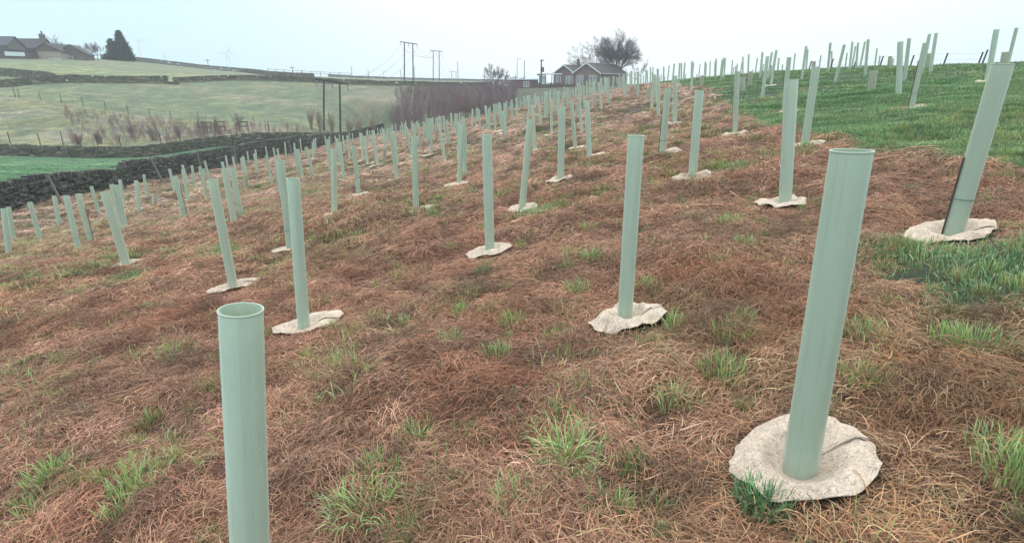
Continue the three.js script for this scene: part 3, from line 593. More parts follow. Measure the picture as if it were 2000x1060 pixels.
{ // the near wall: its 300 nearest stones singly
  const TOP = [[19, -60, 374], [22, -60, 372], [23.2, 0, 362], [27.5, 100, 341], [30.9, 200, 333], [32.7, 257, 334], [33.0, 266, 316], [36, 330, 309], [41, 430, 294], [48, 520, 277], [54, 600, 266], [60, 640, 262], [70, 690, 258], [80, 730, 250], [92, 770, 240]];
  const pts = []; for (let zz = 18.5; zz < 92; zz += 0.5) { const x = wallX(zz), u = x / zz, px = table(TOP.map((t) => [t[0], t[1]]), zz), py = table(TOP.map((t) => [t[0], t[2]]), zz), e = rayAt(px, py)[1]; pts.push({ x: x - 0.35, z: -zz, h: Math.max(0.8, Math.min(1.75, EYE + e * zz - groundY(x - 0.35, -zz))) }); }
  const t = thing('dry_stone_wall', 'long dark dry-stone wall with upright coping along the lower left edge of the planting', 'stone wall', V(pts[0].x, 0, pts[0].z)), org = t.position, all = [];
  courses(pts, { seed: 4, len: 0.30, course: 0.085, thick: 0.5, cope: 0.24, cap: 0.12 }, (...a) => all.push(a));
  all.sort((a, b) => b[1][0] * b[1][1] / (b[0].z * b[0].z) - a[1][0] * a[1][1] / (a[0].z * a[0].z));
  const view = all.filter((a) => a[0].x > a[0].z * 0.99 ), single300 = new Set(view.slice(0, 300)), mb = new MB(), r = rng(6);
  let n = 0;
  for (const a of all) {
    const [c, size, turn, tone, tilt] = a;
    if (single300.has(a)) { const s = part(n ? `stone_${String(n).padStart(3, '0')}` : 'stone', STONES[n % 8], stoneMats[Math.floor(r() * 6)], t); n++; s.position.set(c.x - org.x, c.y, c.z - org.z); s.rotation.set(0, turn, tilt); s.scale.set(...size); }
    else mb.box(V(c.x - org.x, c.y, c.z - org.z), ...size, turn, tone, 0.3, r);
  }
  const rest = part('stonework', mb.geo(), stoneMat, t); rest.userData.kind = 'stuff';
  const core = new MB(); for (let i = 1; i < pts.length; i++) { const a = pts[i - 1], b = pts[i], y = (q) => groundY(q.x, q.z), k = [V(a.x, y(a) - 0.2, a.z), V(b.x, y(b) - 0.2, b.z), V(b.x, y(b) + b.h - 0.3, b.z), V(a.x, y(a) + a.h - 0.3, a.z)].map((p) => p.sub(V(org.x, 0, org.z))); core.face(k, [0.02, 0.02, 0.02]); }
  part('hearting', core.geo(), stoneMat, t);
}
function farWall(list, h, label, seed, len = 0.6, course = 0.22, gaps = []) {
  const pts = []; for (let i = 1; i < list.length; i++) { const n = 6; for (let k = i > 1 ? 1 : 0; k <= n; k++) { const f = k / n, p = onGround(lerp(list[i - 1][0], list[i][0], f), lerp(list[i - 1][1], list[i][1], f), lerp(list[i - 1][2], list[i][2], f)); pts.push({ x: p.x, z: p.z, h: h * (0.88 + 0.24 * fbm(p.x * 0.25, seed, 3)) }); } }
  const t = thing('dry_stone_wall', label, 'stone wall', V(pts[0].x, 0, pts[0].z)), org = t.position, mb = new MB(), r = rng(seed);
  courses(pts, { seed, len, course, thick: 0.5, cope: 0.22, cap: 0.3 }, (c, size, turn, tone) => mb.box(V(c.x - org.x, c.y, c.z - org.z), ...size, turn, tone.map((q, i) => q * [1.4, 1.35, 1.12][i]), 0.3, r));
  part('stonework', mb.geo(), stoneMat, t).userData.kind = 'stuff'; return t;
}
farWall(MID_WALL, 1.0, 'middle dark stone wall curving beyond the bright green field', 61, 0.45, 0.16);
farWall(UPPER_WALL.slice(0, 7), 1.2, 'left stretch of the upper stone wall, ending at a broken gap', 62);
farWall(UPPER_WALL.slice(7), 1.05, 'right stretch of the upper stone wall, from the broken gap towards the thicket', 63);
farWall([[-40, 128, 112], [0, 138, 109], [40, 147, 106], [80, 155, 101], [108, 163, 97]], 1.35, 'short stone wall slanting down at the far left below the farm', 64);
farWall(SKY_WALL, 1.35, 'stone wall along the skyline right of the dark conifer', 65);
farWall([[640, 150, 236], [760, 156, 250], [900, 159, 256], [1010, 161, 255]], 0.9, 'low stone wall on the horizon between pole pairs and bungalow', 66);
{ const mb = new MB(), r = rng(3); for (let i = 0; i < 26; i++) { const p = onGround(322 + r() * 24, 163, 103 + r() * 2); mb.box(V(p.x, p.y + 0.05, p.z), 0.3 + r() * 0.4, 0.2 + r() * 0.2, 0.3, r() * 3, stoneTone(r), 0.4, r); } single('rubble', mb.geo(), stoneMat, 'heap of fallen stones in the gap of the upper wall', 'rubble', null, 'stuff'); }
// posts: [px, py foot, distance, height, lean]
const wireMat = mat(C(0.09, 0.085, 0.08), { roughness: 0.6, metalness: 0.3 });
function fence(label, posts, o = {}) {
  const foot = posts.map(([px, py, d]) => onGround(px, py, d)), t = thing('wire_fence', label, 'fence', foot[0]);
  posts.forEach(([px, py, d, h, lean = 0], i) => { const p = part('post', new THREE.CylinderGeometry((o.r ?? 0.045) * 0.9, o.r ?? 0.045, h + 0.2, 7).translate(0, h / 2 - 0.1, 0), o.mat ?? darkPost, t); p.position.copy(foot[i]).sub(foot[0]); p.rotation.z = -lean; });
  const top = (i, f) => foot[i].clone().sub(foot[0]).add(V(Math.sin(posts[i][4] ?? 0) * posts[i][3] * f, posts[i][3] * f, 0));
  for (const f of o.wires ?? []) { const mb = new MB(); for (let i = 1; i < posts.length; i++) { const a = top(i - 1, f), b = top(i, f), m = a.clone().add(b).multiplyScalar(0.5); m.y -= 0.04; mb.limb(a, m, o.w ?? 0.012, o.w ?? 0.012, 3, [1, 1, 1]); mb.limb(m, b, o.w ?? 0.012, o.w ?? 0.012, 3, [1, 1, 1]); } part('wire', mb.geo(), wireMat, t); }
  return t;
}
const darkPost = mat(C(0.06, 0.052, 0.047)), palePost = mat(C(0.14, 0.13, 0.115));
fence('old wire fence leaning in front of the near stone wall', [[-40, 432, 21.4, 1.3, -0.1], [119, 394, 26.2, 1.42, -0.22], [317, 356, 34.4, 1.6, -0.3], [395, 340, 38, 1.5, -0.08], [462, 326, 41.5, 1.5, 0.02], [570, 304, 49, 1.4, -0.1], [650, 288, 58, 1.3, -0.12]], { r: 0.06, wires: [0.86], w: 0.016, mat: palePost });
fence('line of thin posts crossing the rough hillside at far left', [[28, 186, 77, 1.5], [36, 188, 77, 1.2], [79, 198, 76.7, 1.2], [121, 206, 76.5, 1.2], [163, 214, 76.3, 1.2], [207, 220, 76, 1.2], [251, 227, 76, 1.2], [294, 236, 75.4, 1.2], [336, 246, 75, 1.2], [390, 250, 75.5, 1.2]], { r: 0.04, wires: [0.2, 0.9], w: 0.007 });
fence('row of short dark posts just behind the middle stone wall', [[25, 300, 51.5, 2.0], [84, 305, 52, 2.0], [129, 306, 52.5, 2.2], [157, 306, 53, 2.0], [195, 306, 53, 2.0], [240, 306, 53.5, 1.9], [318, 300, 55, 1.9], [355, 296, 56.5, 2.1], [424, 288, 58.5, 2.1], [465, 282, 60, 2.0], [527, 273, 64, 2.0]], { r: 0.04, wires: [0.92], w: 0.006 });
// ---------------------------------------------------------------- bungalow, shed, farm
const brickMap = texture(256, (u, v) => { const row = Math.floor(v * 24), x = (u * 12 + (row % 2) * 0.5) % 1, y = (v * 24) % 1, m = x < 0.05 || y < 0.12; const k = 0.78 + 0.35 * hash(Math.floor(u * 12 + (row % 2) * 0.5) % 12, row); return m ? 0.95 : k; });
const slateMap = texture(256, (u, v) => { const row = Math.floor(v * 20), y = (v * 20) % 1; return y < 0.14 ? 0.6 : 0.8 + 0.25 * hash(Math.floor(u * 20 + (row % 2) * 0.5) % 20, row + 50); });
const houseWall = mat(C(0.20, 0.145, 0.12), { map: brickMap }), slate = mat(C(0.05, 0.044, 0.044), { map: slateMap, roughness: 0.85 }), whiteTrim = mat(C(0.55, 0.55, 0.54), { roughness: 0.6 }), paneMat = new THREE.MeshPhysicalMaterial({ color: C(0.20, 0.22, 0.24), roughness: 0.15, metalness: 0, clearcoat: 1, clearcoatRoughness: 0.05 });
const darkGlass = new THREE.MeshPhysicalMaterial({ color: C(0.10, 0.11, 0.12), roughness: 0.1, clearcoat: 1 }), farmStone = mat(C(0.11, 0.095, 0.085), { map: brickMap }), farmRoof = mat(C(0.04, 0.04, 0.043), { map: slateMap }), barnRoof = mat(C(0.035, 0.042, 0.052), { roughness: 0.85 }), paleSheet = mat(C(0.62, 0.66, 0.68), { roughness: 0.6 }), brownBoard = mat(C(0.10, 0.062, 0.045)), paleStone = mat(C(0.33, 0.28, 0.23), { map: brickMap });
const meters = (g, k = 0.35) => { const p = g.attributes.position, n = g.attributes.normal, uv = new Float32Array(p.count * 2); for (let i = 0; i < p.count; i++) { const ax = Math.abs(n.getX(i)), ay = Math.abs(n.getY(i)); uv[2 * i] = (ax > 0.6 ? p.getZ(i) : p.getX(i)) * k; uv[2 * i + 1] = (ay > 0.9 ? p.getZ(i) : p.getY(i)) * k; } g.setAttribute('uv', new THREE.BufferAttribute(uv, 2)); return g; };
// gable end on +z, the body running back to -z; x0 shifts it sideways
function gabled(t, W, L, eave, ridge, o = {}) {
  const x0 = o.x ?? 0, z0 = o.z ?? 0, s = new THREE.Shape([[-W / 2, -2.5], [W / 2, -2.5], [W / 2, eave], [0, ridge], [-W / 2, eave]].map(([a, b]) => new THREE.Vector2(a, b)));
  part('wall', meters(new THREE.ExtrudeGeometry(s, { depth: L, bevelEnabled: false }).translate(x0, 0, z0 - L)), o.wall ?? houseWall, t);
  const run = W / 2 + 0.35, rise = (ridge - eave) / (W / 2), roofs = [];
  for (const q of [-1, 1]) { const R = new THREE.Shape([[0, ridge + 0.03], [q * run, ridge - rise * run + 0.03], [q * run, ridge - rise * run + 0.17], [0, ridge + 0.17]].map(([a, b]) => new THREE.Vector2(a, b))); roofs.push(meters(new THREE.ExtrudeGeometry(R, { depth: L + 0.6, bevelEnabled: false }).translate(x0, 0, z0 - L - 0.3))); }
  const roof = part('roof', mergeGeometries(roofs), o.roof ?? slate, t);
  if (o.barge) for (const q of [-1, 1]) { const B = new THREE.Shape([[0, ridge - 0.10], [q * run, ridge - rise * run - 0.10], [q * run, ridge - rise * run + 0.2], [0, ridge + 0.2]].map(([a, b]) => new THREE.Vector2(a, b))); part('barge_board', new THREE.ExtrudeGeometry(B, { depth: 0.06, bevelEnabled: false }).translate(x0, 0, z0 + 0.3), whiteTrim, t); }
  return roof;
}
function windowOn(t, x, y, w, h, o = {}) {                          // centred at x, foot at y, on the front (+z) or a side wall
  const f = part(o.name ?? 'window', mergeGeometries([new THREE.BoxGeometry(w + 0.14, 0.09, 0.12).translate(0, h + 0.0, 0), new THREE.BoxGeometry(w + 0.14, 0.09, 0.12).translate(0, 0, 0), ...[-1, ...(w > 0.8 ? [0] : []), 1].map((q) => new THREE.BoxGeometry(0.09, h, 0.11).translate(q * (w / 2 + 0.02), h / 2, 0))]), o.frame ?? whiteTrim, t);
  f.position.set(x, y, (o.z ?? 0) + 0.02); if (o.turn) { f.rotation.y = o.turn; f.position.set(o.px, y, o.pz); }
  part('pane', new THREE.BoxGeometry(w, h, 0.03).translate(0, h / 2, -0.005), o.pane ?? paneMat, f); return f;
}
{
  const p = at(1171, 168, 128), t = thing('bungalow', 'brick bungalow with two white-edged gables in front of the big bare tree', 'house', p, -0.62);
  gabled(t, 6.6, 13.5, 2.75, 4.75, { x: -3.3, barge: true }); gabled(t, 5.6, 8, 2.7, 4.45, { x: -9.4, z: -0.6, barge: true });
  windowOn(t, -4.9, 0.0, 1.5, 2.1, { name: 'door' }); windowOn(t, -1.7, 0.3, 1.7, 1.8); windowOn(t, -10.9, 0.8, 1.1, 1.3, { z: -0.6 }); windowOn(t, -8.0, 0.0, 1.6, 2.1, { z: -0.6, name: 'door' });
  windowOn(t, 0, 0.6, 1.4, 1.3, { turn: Math.PI / 2, px: 0.02, pz: -4, pane: darkGlass }); windowOn(t, 0, 0.6, 1.4, 1.3, { turn: Math.PI / 2, px: 0.02, pz: -9, pane: darkGlass });
  part('lintel', new THREE.BoxGeometry(1.9, 0.22, 0.05).translate(-4.9, 2.3, 0.03), paleStone, t); part('lintel', new THREE.BoxGeometry(2.1, 0.22, 0.05).translate(-1.7, 2.3, 0.03), paleStone, t);
  part('gutter', new THREE.CylinderGeometry(0.06, 0.06, 13.6, 8).rotateX(Math.PI / 2).translate(0.42, 2.55, -6.7), whiteTrim, t); part('downpipe', new THREE.CylinderGeometry(0.045, 0.045, 4.2, 8).translate(0.08, 0.5, -0.15), whiteTrim, t);
  const ch = part('chimney', meters(new THREE.BoxGeometry(0.55, 1.9, 0.55).translate(-9.4, 4.9, -7)), houseWall, t); part('chimney_pot', new THREE.CylinderGeometry(0.12, 0.15, 0.5, 10).translate(-9.4, 6.05, -7), brownBoard, ch);
}
{
  const p = at(1073, 168, 124), t = thing('carport', 'open lean-to with flat white-edged roof and posts left of the bungalow', 'carport', p, -0.2);
  part('roof', new THREE.BoxGeometry(4.6, 0.22, 3.4).translate(0, 2.45, -1.2), paleSheet, t); part('beam', new THREE.BoxGeometry(1.9, 0.34, 0.2).translate(-1.7, 2.3, 0.35), mat(C(0.24, 0.10, 0.07)), t);
  for (const x of [-2.1, -0.85, 0.55, 1.0, 2.1]) part('post', new THREE.BoxGeometry(0.14, 4.3, 0.14).translate(x, 0.18, 0.3), brownBoard, t);
  part('sheet', new THREE.BoxGeometry(1.5, 1.5, 0.05).translate(-1.5, 1.25, -0.2), paleSheet, t);
}
{
  const p = at(1026, 171, 118), t = thing('garden_shed', 'low red-brown flat-roofed shed with one pale window, left of the lean-to', 'shed', p, 0.05);
  part('wall', new THREE.BoxGeometry(5.2, 3.4, 2.6).translate(0, -0.2, -1.3), mat(C(0.17, 0.10, 0.085)), t); part('roof', new THREE.BoxGeometry(5.7, 0.16, 3.1).translate(0, 1.6, -1.3), paleSheet, t); windowOn(t, 0.2, 0.15, 1.0, 1.0); windowOn(t, 2.05, -0.2, 0.7, 1.5, { name: 'door', frame: brownBoard, pane: darkGlass });
}
{ const t = thing('garden_wall', 'low dark brick garden wall in front of the bungalow', 'wall', at(1088, 172, 116)); for (let i = 0; i < 3; i++) part('panel', meters(new THREE.BoxGeometry(2.2, 2.4, 0.25).translate(-2.4 + i * 2.3, -0.5, 0)), mat(C(0.12, 0.085, 0.08), { map: brickMap }), t); for (let i = 0; i < 4; i++) part('pier', new THREE.BoxGeometry(0.34, 2.8, 0.34).translate(-3.55 + i * 2.3, -0.4, 0.02), brownBoard, t); }
{ const mb = new MB(), r = rng(12); for (let i = 0; i < 40; i++) { const x = (r() - 0.5) * 2.6, h = Math.max(0, 0.75 - Math.abs(x) * 0.5); mb.box(V(x, h * r() - 0.1, (r() - 0.5) * 0.8), 0.5 + r() * 0.5, 0.3 + r() * 0.3, 0.5, r() * 3, r() < 0.3 ? [0.10, 0.13, 0.14] : [0.24, 0.2, 0.18], 0.5, r); } single('rubble_heap', mb.geo(), stoneMat, 'heap of rubble and sheeting at the left of the shed', 'rubble heap').position.copy(at(987, 174, 108)); }
{ // farm
  let t = thing('farmhouse', 'long stone farmhouse with slate roof and chimney at the top left edge', 'house', at(97, 113, 168), 1.72);
  const roof = gabled(t, 7, 11, 2.5, 4.9, { wall: farmStone, roof: farmRoof }); const ch = part('chimney', meters(new THREE.BoxGeometry(1.3, 2.1, 1.0).translate(0, 5.2, -0.7)), farmStone, t); part('chimney_pot', new THREE.CylinderGeometry(0.17, 0.2, 0.9, 10).translate(0.1, 6.6, -0.7), farmRoof, ch);
  t = thing('barn', 'dark blue-grey roofed barn with a long pale panel at the left edge', 'barn', at(36, 111, 158), 1.72); gabled(t, 6.4, 14, 2.7, 4.9, { wall: farmStone, roof: barnRoof });
  t = thing('lean_to', 'dark lean-to with long white sheeting under the blue-grey barn roof', 'lean-to', at(28, 112, 150)); part('wall', new THREE.BoxGeometry(9, 4.4, 2.4).translate(0, -0.6, -1.2), mat(C(0.08, 0.06, 0.055)), t); part('sheet', new THREE.BoxGeometry(5.0, 1.0, 0.06).translate(0.2, 0.85, 0.05), paleSheet, t).rotation.z = -0.03; part('roof', new THREE.BoxGeometry(9.4, 0.16, 3).translate(0, 1.75, -1.1), barnRoof, t).rotation.z = -0.05;
  t = thing('barn', 'low stone barn with dark gable in the middle of the farm group', 'barn', at(94, 116, 152), 0.12); gabled(t, 6.4, 8, 2.0, 3.9, { wall: paleStone, roof: farmRoof }); part('gable_boarding', new THREE.ExtrudeGeometry(new THREE.Shape([[-3.2, 1.95], [3.2, 1.95], [0, 3.85]].map(([a, b]) => new THREE.Vector2(a, b))), { depth: 0.06, bevelEnabled: false }).translate(0, 0, 0.01), brownBoard, t); for (let i = 0; i < 4; i++) part('white_panel', new THREE.BoxGeometry(0.62, 0.85, 0.05).translate(0.1 + i * 0.8, -0.2, 0.04), whiteTrim, t);
  t = thing('barn', 'dark brown gabled barn at the right end of the farm group', 'barn', at(141, 117, 156), 0.42); gabled(t, 6.6, 8, 1.5, 3.7, { wall: mat(C(0.12, 0.085, 0.07), { map: brickMap }), roof: barnRoof }); part('skylight', new THREE.BoxGeometry(0.9, 0.05, 1.6), paleSheet, t).position.set(-1.6, 2.83, -3); t.children[t.children.length - 1].rotation.z = 0.59; windowOn(t, -0.6, 0.1, 1.5, 0.8, { pane: darkGlass }); windowOn(t, 1.7, -1.2, 1.2, 1.9, { name: 'door', frame: brownBoard, pane: darkGlass });
}
// ---------------------------------------------------------------- trees, thicket, poles, turbines
function grow(mb, p, d, len, rad, depth, r, o) {
  const steps = 3; let a = p.clone(), dir = d.clone(), ra = rad;
  for (let s = 0; s < steps; s++) { dir.add(V((r() - 0.5) * o.wob, (r() - 0.5) * o.wob + o.rise, (r() - 0.5) * o.wob)).normalize(); const b = a.clone().addScaledVector(dir, len / steps), rb = Math.max(o.min, ra * 0.86); mb.limb(a, b, ra, rb, depth > 1 ? 5 : 3, o.tone); a = b; ra = rb; if (depth > 0 && s > 0 && depth < o.depth) { const k = side(dir, o.spread * (0.7 + r() * 0.6), r); grow(mb, a, k, len * (0.5 + 0.3 * r()), Math.max(o.min, ra * 0.55), depth - 1, r, o); } }
  if (depth > 0) { const n = o.fork + (r() < 0.4 ? 1 : 0); for (let i = 0; i < n; i++) grow(mb, a, side(dir, o.spread * (0.35 + r() * 0.75), r), len * (0.66 + 0.3 * r()), Math.max(o.min, ra * 0.68), depth - 1, r, o); }
}
function whip(mb, p, d, len, rad, depth, r, o) {                      // a branch that keeps its line and sheds finer ones, all turning up
  const n = o.steps ?? 5; let a = p.clone(), dir = d.clone(), ra = rad;
  for (let s = 0; s < n; s++) {
    dir.add(V((r() - 0.5) * o.wob, (r() - 0.5) * o.wob + o.rise, (r() - 0.5) * o.wob)).normalize();
    const b = a.clone().addScaledVector(dir, len / n), rb = Math.max(o.min, rad * (1 - 0.8 * (s + 1) / n)); mb.limb(a, b, ra, rb, depth > 1 ? 5 : 3, o.tone); a = b; ra = rb;
    if (depth > 0 && (s > 0 || depth < o.depth)) for (let k = 0; k < (depth > 1 ? o.mid ?? 1 : o.kids ?? 2); k++) whip(mb, a, side(dir, o.spread * (0.55 + r() * 0.75), r), len * (0.62 - 0.07 * s) * (0.75 + 0.5 * r()) , Math.max(o.min, ra * 0.62), depth - 1, r, o);
  }
}
function side(d, ang, r) { const s = V(r() - 0.5, r() - 0.5, r() - 0.5).cross(d).normalize(); return d.clone().multiplyScalar(Math.cos(ang)).addScaledVector(s, Math.sin(ang)).normalize(); }
const barkMat = mat(0xffffff, { vertexColors: true, roughness: 1 });
function bareTree(name, label, pos, seed, h, o, category = 'tree', group) {
  const r = rng(seed), t = thing(name, label, category, pos, 0, group), trunk = new MB(), crown = new MB(), q = { depth: 5, wob: 0.28, rise: 0.05, spread: 0.62, fork: 2, min: 0.022, tone: [0.075, 0.06, 0.058], ...o }, top = V(q.tilt ?? 0, h * q.bole, 0);
  trunk.limb(V(0, -0.6, 0), top.clone().multiplyScalar(0.5), h * q.girth * 1.25, h * q.girth, 8, q.tone); trunk.limb(top.clone().multiplyScalar(0.5), top, h * q.girth, h * q.girth * 0.85, 8, q.tone);
  for (let i = 0; i < q.stems; i++) { const a = (i + 0.3 * r()) / q.stems * 6.283, up = q.open * (0.35 + 0.75 * (i % 2 ? 1 : r())); whip(crown, top, V(Math.cos(a) * Math.sin(up) + (q.tilt ?? 0) * 0.2, Math.cos(up), Math.sin(a) * Math.sin(up) * 0.8).normalize(), h * q.reach * (0.85 + 0.3 * r()) * (1 - (q.dome ?? 0) * up / q.open), h * q.girth * 0.5, q.depth, r, q); }
  part('trunk', trunk.geo(), barkMat, t); part('crown', crown.geo(), barkMat, t); return t;
}
bareTree('bare_tree', 'big round-headed bare tree rising behind the bungalow roof', at(1204, 160, 142), 11, 13.4, { bole: 0.16, girth: 0.022, stems: 26, open: 0.80, reach: 0.50, depth: 3, spread: 0.5, rise: 0.03, dome: 0.3, kids: 2, mid: 2, wob: 0.14, tone: [0.10, 0.085, 0.085], min: 0.012, steps: 4 });
bareTree('bare_tree', 'thinner bare tree leaning left behind the bungalow gables', at(1176, 160, 139), 23, 11.5, { bole: 0.18, girth: 0.014, stems: 13, open: 0.9, reach: 0.55, depth: 3, spread: 0.62, rise: -0.01, dome: 0.2, tone: [0.11, 0.09, 0.09], tilt: -1.5, wob: 0.26, min: 0.012, kids: 3, steps: 4 });
bareTree('bare_tree', 'wide low bare tree to the right of the big round-headed one', at(1238, 166, 136), 31, 7.0, { bole: 0.16, girth: 0.014, stems: 6, open: 0.9, reach: 0.5, depth: 2, spread: 0.6, tilt: 0.3, tone: [0.12, 0.10, 0.10], rise: 0.05, min: 0.015 });
bareTree('bare_tree', 'left of two small reddish bare trees beside the dark conifer', at(176, 117, 165), 41, 4.6, { bole: 0.2, girth: 0.02, stems: 9, open: 0.9, reach: 0.6, kids: 3, depth: 2, rise: 0.06, min: 0.016, tone: [0.13, 0.085, 0.08] });
bareTree('bare_tree', 'right of two small reddish bare trees beside the dark conifer', at(191, 117, 165), 43, 4.4, { bole: 0.24, girth: 0.02, stems: 8, open: 0.8, reach: 0.6, kids: 3, depth: 2, rise: 0.06, min: 0.016, tone: [0.12, 0.08, 0.08] });
bareTree('bare_tree', 'small bare tree showing just right of the farmhouse chimney', at(108, 112, 176), 47, 5.6, { bole: 0.2, girth: 0.02, stems: 9, open: 0.9, reach: 0.6, kids: 3, depth: 2, rise: 0.06, min: 0.016 });
bareTree('bare_tree', 'upright bare tree standing above the right end of the brown thicket', at(967, 172, 108), 53, 3.7, { bole: 0.2, girth: 0.016, stems: 10, open: 0.7, reach: 0.65, kids: 3, depth: 2, rise: 0.06, min: 0.016, tone: [0.11, 0.075, 0.075] });
bareTree('bare_tree', 'low bare tree between the brown thicket and the shed', at(985, 170, 112), 59, 2.9, { bole: 0.15, girth: 0.016, stems: 5, open: 1.0, reach: 0.55, depth: 2, rise: 0.06, min: 0.016, tone: [0.11, 0.075, 0.075] });
bareTree('bare_tree', 'low bare bushy tree behind the shed and the tall post', at(1010, 165, 130), 61, 2.6, { bole: 0.15, girth: 0.016, stems: 6, open: 1.1, reach: 0.55, depth: 2, rise: 0.06, min: 0.016, tone: [0.11, 0.08, 0.08] });
{ // conifer: whorls of drooping sprays round two leaders
  const p = onGround(240, 119, 180), t = thing('conifer', 'dark dense conifer with a lower second top, on the hill beside the farm', 'tree', p), r = rng(71), cr = new MB(), tr = new MB();
  tr.limb(V(0, -0.5, 0), V(0, 7.6, 0), 0.3, 0.05, 7, [0.04, 0.03, 0.025]); tr.limb(V(-1.9, -0.5, 0), V(-2.2, 5, 0.3), 0.22, 0.04, 7, [0.04, 0.03, 0.025]); part('trunk', tr.geo(), barkMat, t);
  for (const [cx, cz, H, W, n] of [[0.3, 0, 8.3, 3.9, 5200], [-2.5, 0.4, 6.0, 2.7, 2600], [1.8, 0.6, 4.6, 2.7, 2200], [-4.6, 0, 1.9, 2.0, 700], [-0.8, 0.8, 5.2, 3.4, 2400]]) for (let i = 0; i < n; i++) {
    const f = Math.pow(r(), 1.35), y = 0.1 + f * (H - 0.1), lim = W * Math.pow(1 - f, 0.72) * (0.62 + 0.38 * noise(f * 11 + cx, 5)) + 0.06, a = r() * 6.283, d = lim * Math.sqrt(0.25 + 0.75 * r()), L = 0.40 + 0.45 * r() * (1 - f * 0.6), x = cx + Math.cos(a) * d, z = cz + Math.sin(a) * d, v = 0.35 + 1.2 * r(), c = [0.036 * v, 0.068 * v, 0.05 * v], da = (r() - 0.5) * 1.4;
    const K = r() < 0.22 ? 2.1 : 1, tip = V(x + Math.cos(a + da) * L * K * 0.8, y + (f > 0.8 ? L * 0.8 : (r() - 0.3) * L * K), z + Math.sin(a + da) * L), s = V(-Math.sin(a), (r() - 0.5) * 0.6, Math.cos(a)).multiplyScalar(L * 0.38); cr.face([V(x, y, z).add(s), tip, V(x, y, z).sub(s)], c);
  }
  part('crown', cr.geo(), mat(0xffffff, { vertexColors: true, side: THREE.DoubleSide }), t);
}
// thicket and scrub: copies of a few leafless bushes
function twiggy(seed, h, stems, spread, tone, fine, forks = 3) { const mb = new MB(), r = rng(seed); for (let i = 0; i < stems; i++) { const a = r() * 6.28, b = spread * r(), H = h * (0.55 + 0.5 * r()), c = tone.map((q) => q * (0.65 + r() * 0.7)); whip(mb, V(Math.cos(a) * 0.3 * r() * h * spread, -0.1, Math.sin(a) * 0.3 * r() * h * spread), V(Math.cos(a) * b, 1, Math.sin(a) * b).normalize(), H, fine * 1.7, 1, r, { depth: 1, steps: forks, kids: 1, wob: 0.12, rise: 0.03, spread: 0.42, min: fine, tone: c }); } return mb.geo(); }
const thicket = [1, 2, 3, 4, 5].map((s) => twiggy(s * 91, 1, 9, 0.42, [0.18, 0.128, 0.132], 0.0042, 5));
const mass = (gs, name, label, list) => gs.forEach((g, k) => { const mine = list.filter((_, i) => i % gs.length === k), im = lit(new THREE.InstancedMesh(g, barkMat, mine.length)), M = new THREE.Matrix4(), q = new THREE.Quaternion(); mine.forEach((p, i) => { q.setFromAxisAngle(V(0, 1, 0), p.a); M.compose(V(p.x, groundY(p.x, p.z), p.z), q, V(p.w, p.h, p.w)); im.setMatrixAt(i, M); im.setColorAt(i, C(...p.c)); }); im.name = numbered(name); scene.add(im); tag(im, label, null, null, 'stuff'); });
{
  const r = rng(404), list = [], tops = [[765, 172], [800, 165], [850, 160], [900, 160], [950, 152], [1000, 158]];
  for (let i = 0; i < 760; i++) { const d = 72 + Math.pow(r(), 0.8) * 44, px = 768 + Math.pow(r(), 0.85) * 235 + (d - 86) * 0.3, g = onGround(px, 200, d), e = rayAt(px, table(tops, px) + 14 * r() + (d < 96 ? 18 : 0))[1], h = Math.min(5.5, Math.max(1.6, (EYE + e * d - g.y) * (0.42 + 0.58 * r()))); const k = 0.8 + 0.5 * r(), red = r() < 0.25; list.push({ x: g.x, z: g.z, a: r() * 6.28, w: h * 0.75, h, c: red ? [k * 1.25, k * 0.95, k * 0.95] : [k, k, k] }); }
  mass(thicket, 'thicket', 'dense purple-brown leafless thicket beyond the crowd of tubes', list);
  const poles = [1, 2, 3].map((q) => twiggy(q * 57, 1, 1, 0.12, [0.24, 0.20, 0.20], 0.006, 6)), slim = []; for (let i = 0; i < 70; i++) { const p = list[Math.floor(r() * list.length)]; slim.push({ ...p, h: p.h * 1.12, w: 2.2, c: [1, 1, 1] }); }
  mass(poles, 'thicket', 'slender trunks standing up through the thicket', slim);
  const low = []; for (let i = 0; i < 430; i++) { const px = 130 + r() * 350, d = 59 + r() * 14, g = onGround(px, 250, d), h = 0.35 + r() * 0.75; low.push({ x: g.x, z: g.z, a: r() * 6.28, w: h * 0.9, h, c: [1.5, 1.35, 1.2].map((q) => q * (0.7 + 0.5 * r())) }); }
  mass(thicket.slice(0, 3), 'scrub', 'low rose-brown scrub on the rough bank behind the middle wall', low);
  const upper = []; for (let i = 0; i < 60; i++) { const px = 490 + r() * 120, d = 66 + r() * 10, g = onGround(px, 250, d), h = 0.4 + r() * 0.6; upper.push({ x: g.x, z: g.z, a: r() * 6.28, w: h, h, c: [1.6, 1.4, 1.3] }); }
  mass(thicket.slice(3, 4), 'scrub', 'sparse dead weeds left of the nearest twin poles', upper);
}
const SHRUBS = [[152, 282, 59, 1.2, 'leftmost rose-brown shrub on the rough bank above the middle wall'], [196, 285, 60, 1.5, 'rose-brown shrub right of the leftmost on the rough bank'], [258, 268, 63, 1.6, 'shrub in the middle of the rough bank, left of the larger red-brown clump'], [300, 272, 62, 1.7, 'larger red-brown clump at the centre of the rough bank'], [348, 266, 64, 1.5, 'upright shrub right of the large red-brown clump'], [398, 264, 66, 2.0, 'tallest red-brown shrub before the small timber frames'], [428, 262, 67, 1.9, 'red-brown shrub beside the right-hand timber frames'], [465, 246, 73, 1.9, 'lone narrow shrub at the right end of the rough bank']];
